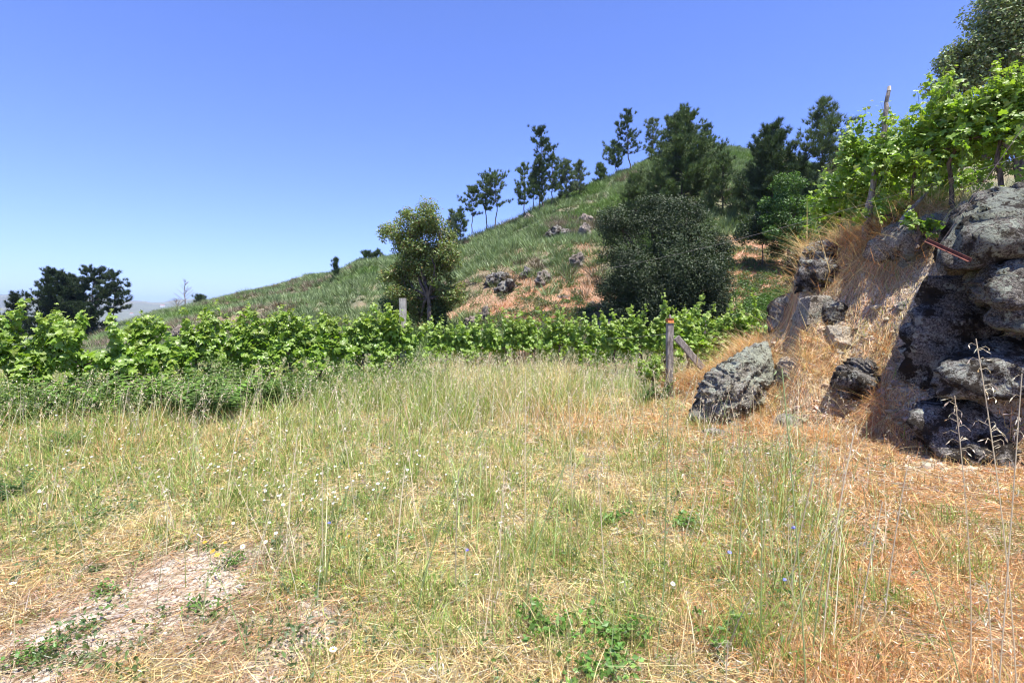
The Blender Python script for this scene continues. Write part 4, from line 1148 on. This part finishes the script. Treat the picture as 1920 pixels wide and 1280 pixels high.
    Hh = rng.uniform(.35, .85, m); Hh = np.where(y > 6, Hh, Hh * .9)
    az = rng.normal(.6, 1.2, m); lean = rng.gamma(2, .09, m); bend = rng.normal(.12, .12, m)
    C = np.where(rng.random((m, 1)) < .5 - .3 * blob(px, py, 1470, 1010, 90, 150)[:, None], jit((.70, .61, .39), m, .15), jit((.42, .50, .19), m, .15))
    P = np.stack([x, y, z], 1)
    blades(G, P, Hh, az, lean, bend, .0038 + .0006 * y, C, C, 4)
    # seed heads along the top third
    ns = 9
    I = np.repeat(np.arange(m), ns); t = rng.uniform(.72, 1.0, len(I))
    d = np.stack([np.sin(az), np.cos(az), 0 * az], 1)
    off = Hh[I] * (lean[I] * t + bend[I] * t * t); up = Hh[I] * (t - .3 * np.abs(bend[I]) * t * t)
    c = P[I] + d[I] * off[:, None] + np.array([0, 0, 1.]) * up[:, None]
    a = c + rng.normal(0, .008, (len(I), 3)); b2 = a + rng.normal(0, .010, (len(I), 3)) + [0, 0, -.012]
    sticks(G, a, b2, .004 + .0009 * y[I], jit((.62, .53, .36), len(I), .15))
    tag(G.build('seeding_grass', M_grass), 'tall fine seeding grass stalks rising from the meadow', 'grass', kind='stuff')
    # long straw hanging over the bank
    G = Geo(); n = 80000
    u = rng.uniform(.30, 1.2, n); bb = np.interp(u, _bu, BK[:, 1]); bt = np.interp(u, _bu, BK[:, 2])
    D = rng.uniform(bb - .5, bt + 1.0); x = u * D; z = hgt(x, D)
    px, py = proj(x, D, z); nb = fbm(x * 1.6, D * 1.6, z * 1.6, 120, 3)
    edge = np.exp(-((D - bt) / .45) ** 2)
    k = (rng.random(n) < np.clip(.26 + 1.4 * nb + .6 * edge, 0.06, .9)) & (px < 1760 - 90 * ss(470, 560, py))
    x, D, z, nb, edge, px = x[k], D[k], z[k], nb[k], edge[k], px[k]; m = len(x)
    C = np.where(rng.random((m, 1)) < .45 + .5 * np.clip(vn(x * 2.2, D * 2.2, 0, 160), -.6, .8)[:, None], jit((.60, .31, .13), m, .35, .07), jit((.66, .51, .28), m, .2))
    az = rng.normal(pi + .5, 1.8, m)
    P = np.stack([x, D, z], 1)
    blades(G, P, rng.uniform(.06, .24, m) * (1 + .7 * edge), az, rng.uniform(.2, 2.2, m), rng.normal(.3, .7, m), .007, C, C * 1.08, 3)
    # lying tangle
    n2 = 45000; ii = rng.integers(0, m, n2); L = rng.uniform(.08, .32, n2); a = rng.normal(-2.3, .9, n2)
    A = P[ii] + rng.normal(0, .05, (n2, 3)) * [1, 1, 0]; A[:, 2] = hgt(A[:, 0], A[:, 1]) + .02
    B = A + np.stack([np.cos(a) * L, np.sin(a) * L, 0 * L], 1); B[:, 2] = hgt(B[:, 0], B[:, 1]) + rng.uniform(.0, .08, n2)
    sticks(G, A, B, .005, np.where(rng.random((n2, 1)) < .45, jit((.58, .31, .13), n2, .35), jit((.72, .57, .33), n2, .25)))
    n3 = 90; ii = rng.integers(0, m, n3); L = rng.uniform(.3, .8, n3); a = rng.normal(-2.5, 1.0, n3)
    blades(G, P[ii], L, a, rng.uniform(.5, 1.6, n3), rng.normal(.2, .4, n3), .010, jit((.72, .58, .34), n3), jit((.72, .58, .34), n3), 5)
    tag(G.build('bank_straw', M_grass), 'orange dry straw hanging over the rocky bank', 'straw', kind='stuff')
    # green grass on top of the bank behind the rocks
    G = Geo(); n = 9000
    u = rng.uniform(.72, 1.15, n); bt = np.interp(u, _bu, BK[:, 2]); D = bt + rng.uniform(.1, 2.6, n); x = u * D; z = hgt(x, D)
    C = np.where(rng.random((n, 1)) < .5, jit((.34, .36, .14), n), jit((.55, .47, .26), n))
    blades(G, np.stack([x, D, z], 1), rng.uniform(.12, .4, n), rng.uniform(0, 6.28, n), rng.gamma(2, .15, n), .3, .008, C, C, 2)
    tag(G.build('bank_top_grass', M_grass), 'pale green grass growing on top of the bank', 'grass', kind='stuff')
build_grass()
build_rubble()

def build_husks():
    G = Geo(); n = 7000
    x, y, z = sample(n, 1.5, 8.5, -1.1, 1.1)
    px, py, bare, orange, green, nz, nf = zones(x, y, z)
    k = (rng.random(n) < .15 + .85 * orange + .2 * nz) & (z < .5)
    x, y, z = x[k], y[k], z[k]; m = len(x)
    P = np.stack([x, y, z + rng.uniform(.02, .22, m)], 1)
    V = np.array([(0, 0, 0), (.4, -.16, .05), (1, 0, 0), (.4, .16, .05)])
    stamp(G, V, [(0, 1, 2), (0, 2, 3)], P, frames(rng.normal(0, 1, (m, 3)) + [0, 0, .5], rng.normal(0, .6, (m, 3)) + [0, 0, -.6]), rng.uniform(.012, .026, m), jit((.78, .68, .48), m, .12, .04))
    tag(G.build('oat_husks', M_petal), 'pale papery oat husks hanging among the dry grass', 'seed husks', kind='stuff')
build_husks()
# leafy weeds in the turf
def build_weeds():
    G = Geo(); n = 2600
    x, y, z = sample(n, 1.6, 9.5, -1.1, .8)
    px, py, bare, orange, green, nz, nf = zones(x, y, z)
    w = .12 + .9 * blob(px, py, 60, 940, 160, 110) + .8 * blob(px, py, 130, 1230, 160, 60) + .6 * blob(px, py, 560, 980, 240, 90) + .5 * blob(px, py, 700, 1200, 260, 90) + .35 * green
    k = (rng.random(n) < w * .7) & (z < .3)
    x, y, z = x[k], y[k], z[k]; m = len(x)
    for i in range(m):
        q = random.randint(18, 46); rr = random.uniform(.03, .11)
        v = rng.normal(0, 1, (q, 3)); v[:, 2] = np.abs(v[:, 2]) * .9
        P = np.array([x[i], y[i], z[i]]) + v * rr * .6
        c = random.choice([(.12, .19, .05), (.16, .22, .07), (.10, .16, .06), (.17, .21, .10)])
        leaves(G, P, rng.uniform(.012, .034, q) * (1 + y[i] * .06), jit(c, q, .22), .6)
    tag(G.build('low_weeds', M_leaf), 'small leafy green weeds scattered in the turf', 'weeds', kind='stuff')
build_weeds()

# bracken and rank growth below the left vines
def frond(G, P, az, L, colr, arch=.4):
    """one bracken frond: midrib with paired toothed leaflets"""
    n = 13
    d = np.array([sin(az), cos(az), 0]); s = np.array([cos(az), -sin(az), 0])
    t = np.linspace(0, 1, n)
    mid = P + np.outer(t * t * L * .5 + t * .15 * L, d) + np.outer(L * (1.0 * t - .65 * arch * t * t), [0, 0, 1])
    V = []; Fc = []
    for i in range(3, n):
        w = L * .30 * (1 - (i - 3) / (n - 3.0)) ** .8 + .012
        for sg in (-1, 1):
            a = mid[i]; tip = a + s * sg * w + d * w * .35 - np.array([0, 0, .12 * w])
            h = d * L * .030
            k = len(V)
            V += [a - h, a + h, a * .4 + tip * .6 + h * 1.3, tip, a * .4 + tip * .6 - h * 1.3]
            Fc.append((k, k + 1, k + 2, k + 3, k + 4))
    G.add(V, np.array(Fc), jit(colr, 1, .15)[0])
    tube(G, mid, np.linspace(.004, .0015, n), 3, (.14, .17, .06), cap=False)
def fern(px, py, D, seed, label, nf=12, L=.6, colr=(.10, .20, .035), group='bracken below the left vines'):
    random.seed(seed)
    p = at(px, py, D); p[2] = H1(p[0], p[1])
    G = Geo()
    for k in range(nf):
        frond(G, np.array([random.gauss(0, .09), random.gauss(0, .09), 0]), random.uniform(0, 2 * pi), L * random.uniform(.45, 1.1), colr, random.uniform(.1, .6))
    o = G.build('fern', M_leaf); o.location = p.tolist(); tag(o, label, 'fern', group)
FL = [(250, 740, 8.3), (300, 760, 8.0), (345, 765, 7.9), (390, 770, 7.8), (430, 770, 7.9), (470, 755, 8.3), (520, 740, 8.8), (560, 735, 9.1), (205, 765, 7.8), (600, 725, 9.6), (655, 720, 10.0), (700, 715, 10.2), (150, 755, 7.9), (745, 712, 10.3), (330, 738, 8.5), (410, 735, 8.6),(90,750,7.8),(30,750,7.7)]
FN = ['bright green bracken clump below the left vines, %s from the left' % w for w in ('fourth', 'fifth', 'seventh', 'eighth', 'tenth', 'eleventh', 'twelfth', 'thirteenth', 'second', 'fourteenth', 'fifteenth', 'sixteenth', 'third', 'seventeenth', 'sixth', 'ninth','first','leftmost')]
FN[12] = 'dark bracken clump below the left vines, third from the left edge'; FN[16] = 'dark bracken clump below the left vines, second from the left edge'; FN[17] = 'dark bracken clump at the very left edge under the vines'
FN[8] = 'bracken clump just right of the dark ones under the left vines'
for i, (a, b, D) in enumerate(FL):
    fern(a + random.uniform(-12, 12), b, D + random.uniform(-.45, .35), 500 + i, FN[i], 16, random.uniform(.65, .95), (.19, .32, .06) if i % 3 else (.12, .21, .05))
fern(120, 850, 5.9, 530, 'small bushy fern standing in the grass at the left', 14, .3, (.09, .17, .04), 'small ferns in the meadow')
fern(8, 955, 4.4, 531, 'small dark fern cut off by the left edge', 14, .3, (.08, .15, .04), 'small ferns in the meadow')
fern(1225, 748, 9.2, 533, 'green fern at the foot of the braced wooden post', 16, .5, (.10, .18, .04), 'ferns by the end post')
fern(1203, 752, 9.0, 534, 'smaller fern a little left of the braced wooden post', 12, .4, (.11, .17, .05), 'ferns by the end post')
random.seed(9)
def rank_growth():
    G = Geo(); n = 2200
    for i in range(n):
        t = random.random(); p = A0 + d1 * (t * 1.02) + np.array([d1[1], -d1[0]]) / np.linalg.norm(d1) * random.gauss(.55, .45)
        x, y = p; z = H1(x, y)
        q = 26; rr = random.uniform(.12, .26)
        v = rng.normal(0, 1, (q, 3)); v /= np.linalg.norm(v, axis=1)[:, None]; v[:, 2] = np.abs(v[:, 2])
        c = random.choice([(.13, .21, .055), (.19, .28, .07), (.21, .27, .10), (.12, .18, .05), (.24, .31, .09)])
        hh = random.uniform(0.02, .55) * max(.15, .8 + .9 * float(vn(np.array([x * 1.4]), np.array([y * 1.4]), 0, 150)[0]))
        leaves(G, np.array([x, y, z + hh]) + v * rr * rng.uniform(.3, 1, (q, 1)), rng.uniform(.02, .055, q), jit(c, q, .22), .5)
    tag(G.build('rank_undergrowth', M_leaf), 'tangled green undergrowth at the foot of the left vine row', 'undergrowth', kind='stuff')
rank_growth()

# ------------------------------------------------------------------ single foreground plants
def oat(px, ytop, pxb, D, seed, label, green=False, heads=14, lean=0, thick=1.0):
    """one wild oat stalk: jointed stem, drooping spikelets on fine branches"""
    r = np.random.default_rng(seed)
    top = at(px, ytop, D); bx = (pxb - 960) / F * D
    b = np.array([bx, D + r.normal(0, .08), 0]); b[2] = H1(b[0], b[1])
    T = empty('oat_stalk', b, label, 'oat stalk', 'wild oat stalks in the foreground')
    n = 14; t = np.linspace(0, 1, n)[:, None]
    P = b + (top - b) * t; P[:, 0] = b[0] + (top[0] - b[0]) * t[:, 0] ** 1.5
    c = (.38, .48, .19) if green else (.78, .68, .47)
    G = Geo(); tube(G, P, np.linspace(.0034, .0024, n) * thick * (.72 if D < 2.15 else 1), 5, c)
    nl = 2
    G.build('stem', M_grass, T)
    S = Geo(); Bq = Geo()
    sc = (.42, .50, .22) if green else (.82, .73, .54)
    V = np.array([(0, 0, 0), (.35, -.12, .04), (.35, .12, .04), (1, 0, 0), (.35, 0, -.08)])
    Fq = [(0, 1, 3), (0, 3, 2), (0, 4, 1), (0, 2, 4), (1, 4, 3), (2, 3, 4)]
    pos = []; dr = []
    for k in range(int(heads * 1.4)):
        s = r.uniform(.70, 1.0); i = s * (n - 1); i0 = min(int(i), n - 2); p = P[i0] + (P[i0 + 1] - P[i0]) * (i - i0)
        a = r.uniform(0, 2 * pi); L = r.uniform(.010, .035) * (1.3 - s) * 2
        q = p + np.array([cos(a) * L, sin(a) * L, L * .5])
        e = q + np.array([cos(a) * .01, sin(a) * .01, -.008])
        tube(S, [p, q, e], .0007, 3, c, cap=False)
        pos.append(e); dr.append([cos(a) * .5, sin(a) * .5, -1])
    pos = np.array(pos); dr = np.array(dr)
    stamp(S, V, Fq, pos, frames(r.normal(0, 1, (len(pos), 3)), dr), r.uniform(.018, .027, len(pos)), jit(sc, len(pos), .12, .04, r))
    tube(S, P[int(.68 * n):], .0016 * thick, 4, c, cap=False)
    S.build('seed_head', M_petal, T)
OAT = [(1830, 635, 1935, 1.9, 0, 'tall dry oat stalk in front of the outcrop, curving to the lower right corner', 22), (1790, 742, 1880, 2.1, 0, 'shorter bent oat stalk left of the tall one before the outcrop', 18),
       (1916, 700, 1925, 1.8, 0, 'pale oat stalk hugging the right edge of the photo', 8), (1605, 795, 1545, 2.4, 0, 'dry oat stalk with fat spikelets in front of the small dark rock', 20),
       (1466, 690, 1500, 2.2, 1, 'green oat stalk in front of the wedge-shaped boulder', 18), (1253, 765, 1262, 2.6, 1, 'straight thin green stem right of centre', 6),
       (1072, 840, 985, 2.6, 1, 'slanting green stem right of the photo centre', 6), (985, 700, 985, 3.4, 0, 'pale upright stalk at the centre of the meadow', 8),
       (1065, 735, 1075, 4.0, 0, 'dry stalk with reddish head right of centre', 10), (910, 800, 770, 2.5, 1, 'long slanting oat stalk left of centre with nodding head', 16),
       (860, 880, 845, 2.7, 0, 'short dry oat stalk with three fat pale spikelets', 9), (655, 910, 585, 2.7, 1, 'slanting green stem in the left half of the meadow', 7),
       (605, 880, 590, 3.0, 0, 'upright dry stem beside the slanting green one at left', 8), (628, 725, 655, 3.6, 0, 'tall oat stalk with nodding pale head at left', 22),
       (560, 800, 540, 3.6, 0, 'thin dry stalk left of the nodding tall oat', 8), (452, 770, 430, 4.2, 0, 'lone pale stem in the left meadow', 6),
       (1395, 870, 1400, 2.8, 1, 'green oat stem below the wedge-shaped boulder', 9), (1430, 930, 1440, 2.4, 1, 'leafy green stem in the tuft below the boulder', 6),
       (1700, 985, 1835, 1.9, 1, 'thick green stem leaning into the lower right corner', 4), (1560, 980, 1548, 2.2, 1, 'green stem right of the tuft below the boulder', 8),
       (820, 1215, 812, 1.75, 0, 'short oat with large pale spikelets at the bottom left of centre', 8), (1365, 1200, 1380, 1.75, 0, 'short oat with white papery spikelets at the bottom right of centre', 9),
       (1850, 1090, 1890, 1.9, 0, 'oat head with many straw spikelets low at the right', 16), (1700, 880, 1690, 2.6, 0, 'dry oat stalk in the straw below the outcrop', 14),
       (946, 880, 935, 2.9, 0, 'dry oat stalk just left of the centre line', 10), (1120, 880, 1135, 3.0, 0, 'dry oat stalk between centre and the wooden post', 12),
       (1530, 870, 1515, 2.8, 0, 'thin dry oat under the flat buried stone', 12), (1655, 940, 1640, 2.4, 0, 'thin dry oat below the pale stone', 12),
       (760, 870, 745, 3.1, 0, 'dry oat among the daisies left of centre', 10), (300, 900, 310, 3.6, 0, 'fine dry stem in the far left meadow', 7)]
for i, (a, b, c, D, g, lb, hd) in enumerate(OAT):
    oat(a, b, c, D, 600 + i, lb, bool(g), hd)

def flower(p, h, rad, petal, centre, name, label, cat, group, seed, npet=12, globe=False):
    r = np.random.default_rng(seed)
    T = empty(name, p, label, cat, group)
    top = np.array(p) + [r.normal(0, .02), r.normal(0, .02), h]
    G = Geo(); tube(G, wobble(p, top, 5, .004, seed), .0013, 4, (.16, .22, .07), cap=False); G.build('stem', M_grass, T)
    G = Geo()
    tl = np.array([r.normal(0, .25), -.35 + r.normal(0, .2), 1])
    if globe:
        V, Fc = ico(2); G.add(top + V * [rad, rad, rad * .7] * (1 + .18 * r.normal(0, 1, (len(V), 1))), Fc, petal)
        G.build('flower_head', M_petal, T)
    else:
        M = frames(tl[None], np.array([[1., 0, 0]]))[0]
        for k in range(npet):
            a = 2 * pi * k / npet; w = pi / npet * .85
            V = np.array([(.2 * cos(a), .2 * sin(a), 0), (.8 * cos(a - w), .8 * sin(a - w), .02), (cos(a), sin(a), 0), (.8 * cos(a + w), .8 * sin(a + w), .02)]) * rad
            G.add(top + V @ M.T, np.array([(0, 1, 2, 3)]), petal)
        G.build('petals', M_petal, T)
        G = Geo(); V, Fc = ico(1); G.add(top + (V * [rad * .3, rad * .3, rad * .16] + [0, 0, rad * .06]) @ M.T, Fc, centre); G.build('flower_centre', M_petal, T)
    return T
WHITE = (.85, .85, .82); YEL = (.75, .45, .04)
def fl_at(px, py, h, D=None):
    # the head is seen at (px, py); find ground below it
    d = np.linspace(1.5, 11, 800); q = at(px, py, 1.0)
    x = q[0] * d; z = EYE + (q[2] - EYE) * d; g = hgt(x, d)
    i = int(np.argmin(np.abs(z - g - h)))
    return (float(x[i]), float(d[i]), float(g[i]))
NAMED = [(625, 1217, 'white daisy with yellow centre near the bottom, left of centre', WHITE, YEL, .018, 0), (1256, 1092, 'small white daisy low at the right of centre', WHITE, YEL, .014, 0),
         (463, 1021, 'lone white daisy beside the sandy track', WHITE, YEL, .017, 0), (72, 1197, 'white daisy at the lower left on the track', WHITE, YEL, .016, 0), (31, 1090, 'white flower near the left edge', WHITE, YEL, .018, 0),
         (1360, 1032, 'lilac globe flower among the dry straw right of centre', (.28, .30, .75), None, .014, 1), (1486, 988, 'lilac globe flower higher in the green tuft', (.30, .32, .78), None, .014, 1),
         (1462, 1076, 'lilac globe flower lower in the green tuft', (.28, .30, .72), None, .011, 1), (870, 1035, 'small violet flower left of centre', (.25, .22, .75), None, .010, 1), (622, 977, 'small blue flower in the left meadow', (.25, .28, .8), None, .011, 1),
         (405, 1030, 'orange-yellow flower beside the track, upper of the pair', (.80, .42, .03), YEL, .018, 0), (411, 1038, 'orange-yellow flower beside the track, lower of the pair', (.80, .42, .03), YEL, .018, 0),
         (394, 1016, 'small orange-yellow flower at the left end of its group', (.78, .42, .03), YEL, .014, 0), (436, 1013, 'small orange-yellow flower at the right end of its group', (.78, .42, .03), YEL, .012, 0),
         (648, 1007, 'orange-yellow flower right of the lone daisy', (.8, .4, .03), YEL, .013, 0), (500, 1015, 'white daisy over the bare sand', WHITE, YEL, .015, 0), (882, 927, 'daisy in the middle of the meadow', WHITE, YEL, .012, 0)]
for i, (a, b, lb, pc, cc, rad, gl) in enumerate(NAMED):
    h = .16 if a > 700 else .1
    nm = 'wildflower' if gl or pc[0] > pc[2] * 3 else 'daisy'
    flower(fl_at(a, b, h), h, rad, pc, cc or pc, nm, lb, 'flower', 'single flowers in the meadow', 700 + i, globe=bool(gl))
protos = []
for k in range(3):
    protos.append(flower((0, 60 + k, -200), [.18, .26, .34][k], .0105, WHITE, YEL, 'daisy', 'small white daisy in the daisy patch of the left meadow', 'flower', 'daisies in the left meadow', 740 + k, 9))
patch = [(170, 860, 300, 50, 26), (90, 880, 200, 80, 14), (510, 905, 170, 70, 34), (590, 940, 150, 90, 18), (700, 870, 240, 50, 20), (830, 860, 220, 50, 12), (360, 855, 300, 60, 12), (250, 800, 300, 30, 10)]
first = set()
pn = 0
for (cx, cy, rx, ry, n) in patch:
    for k in range(n):
        a, b = random.gauss(cx, rx * .5), random.gauss(cy, ry * .5)
        if a < 5: continue
        j = pn % 3; pn += 1
        P = fl_at(a, b, [.18, .26, .34][j])
        if P[1] > 10.5: continue
        if j not in first:
            first.add(j); o = protos[j]; o.location = P
        else: o = copy_tree(protos[j], P, random.uniform(-.6, .6), random.uniform(.8, 1.25))
        lb = {170: 'small white daisy in the far left meadow under the vines', 90: 'small white daisy in the patch by the left edge', 510: 'small white daisy in the cluster left of centre',
              590: 'small white daisy in the loose group right of the left cluster', 700: 'small white daisy in the thin scatter left of centre', 830: 'small white daisy near the middle of the meadow',
              360: 'small white daisy between the left patch and the cluster', 250: 'small white daisy at the edge of the bracken'}[cx]
        o['label'] = lb; o['group'] = lb.replace('small white daisy', 'daisies')

def bramble(px, py, seed, label, n=10, L=.35):
    r = np.random.default_rng(seed); g = ground_hit(px, py)
    T = empty('bramble', g, label, 'bramble', 'brambles in the foreground'); S = Geo(); Lf = Geo()
    for k in range(n):
        a = r.uniform(0, 2 * pi); l = L * r.uniform(.5, 1.1)
        t = np.linspace(0, 1, 7)[:, None]
        P = g + np.array([cos(a), sin(a), 0]) * l * t * .8 + np.array([0, 0, 1]) * l * (1.1 * t - .7 * t * t)
        tube(S, P, np.linspace(.0025, .0012, 7), 4, (.20, .16, .07), cap=False)
        for q in range(1, 7):
            c = P[q] + r.normal(0, .012, 3)
            pp = np.array([c + [0, 0, 0], c + r.normal(0, .018, 3), c + r.normal(0, .018, 3)])
            leaves(Lf, pp, r.uniform(.022, .042, 3) * (.6 if px < 500 else 1), jit((.13, .25, .045), 3, .2, .06, r), 1.0, None, LEAF_OVAL if r.random() < .3 else (LEAF_OVAL[0] * [1, 1.35, 1], LEAF_OVAL[1]), r)
    S.build('stems', M_leaf, T); Lf.build('foliage', M_leaf, T)
for i, (a, b, lb, n) in enumerate([(1030, 1190, 'bright green bramble clump low in the centre, left of the pair', 12), (1150, 1200, 'bright green bramble clump low in the centre, right of the pair', 16),
                                   (1130, 1265, 'bramble at the bottom edge right of centre', 12), (1150, 985, 'dark little bramble in the reddish straw', 8), (1270, 990, 'small yellowish bramble right of the dark little one', 7),
                                   (440, 1060, 'leafy green weed at the edge of the sandy track', 8), (210, 1110, 'leafy green weed beside the track at the left', 7), (60, 1240, 'leafy green weed on the track at the lower left', 12),
                                   (375, 1150, 'leafy green weed in the middle of the track', 7), (1340, 1200, 'tiny leafy weed in the pale straw right of centre', 5)]):
    bramble(a, b, 800 + i, lb, n, .13 if a < 500 else .24)

# tiny houses in the far valley
for i, (px, py, D, w) in enumerate([(247, 585, 2600, 14), (252, 596, 2300, 12), (262, 592, 2400, 10), (292, 582, 2700, 16), (305, 572, 3300, 26)]):
    x, y = at(px, py, D)[:2]; b = np.array([x, y, H1(x, y)])
    T = empty('house', b, ['white house in the valley seen beside the lone-trunk pine', 'lowest white house in the distant valley', 'small white house right of the lowest one in the valley',
                           'white house below the distant ridge left of the dead tree', 'long pale building on the distant ridge left of the dead tree'][i], 'house', 'houses in the far valley')
    h = w * .45
    G = Geo(); V = np.array([(-w / 2, -5, -8), (w / 2, -5, -8), (w / 2, 5, -8), (-w / 2, 5, -8), (-w / 2, -5, h), (w / 2, -5, h), (w / 2, 5, h), (-w / 2, 5, h)]) + b
    G.add(V, np.array([(0, 1, 5, 4), (1, 2, 6, 5), (2, 3, 7, 6), (3, 0, 4, 7)])); G.build('walls', M_house, T)
    G = Geo(); V = np.array([(-w / 2 - .5, -5.5, h), (w / 2 + .5, -5.5, h), (w / 2 + .5, 5.5, h), (-w / 2 - .5, 5.5, h), (-w / 2 - .5, 0, h + 3), (w / 2 + .5, 0, h + 3)]) + b
    G.add(V, np.array([(0, 1, 5, 4), (2, 3, 4, 5), (3, 2, 1, 0)])); G.F.append(np.array([(1, 2, 5), (3, 0, 4)])); G.build('roof', M_roof, T)

# ------------------------------------------------------------------ haze
def haze():
    x, y0, y1, z0, z1 = 14500, -14500, 14500, -64, 400
    G = Geo(); V = [(-x, y0, z0), (x, y0, z0), (x, y1, z0), (-x, y1, z0), (-x, y0, z1), (x, y0, z1), (x, y1, z1), (-x, y1, z1)]
    G.add(V, np.array([(3, 2, 1, 0), (4, 5, 6, 7), (0, 1, 5, 4), (1, 2, 6, 5), (2, 3, 7, 6), (3, 0, 4, 7)]))
    m, n, l = mat_new('haze')
    out = n.new('ShaderNodeOutputMaterial'); v = n.new('ShaderNodeVolumePrincipled')
    v.inputs['Color'].default_value = (.50, .70, 1, 1); v.inputs['Density'].default_value = .00010
    v.inputs['Anisotropy'].default_value = 0.0
    l.new(v.outputs[0], out.inputs['Volume'])
    o = G.build('haze', m); tag(o, 'thin blue haze over the distance', 'haze', kind='stuff')
haze()
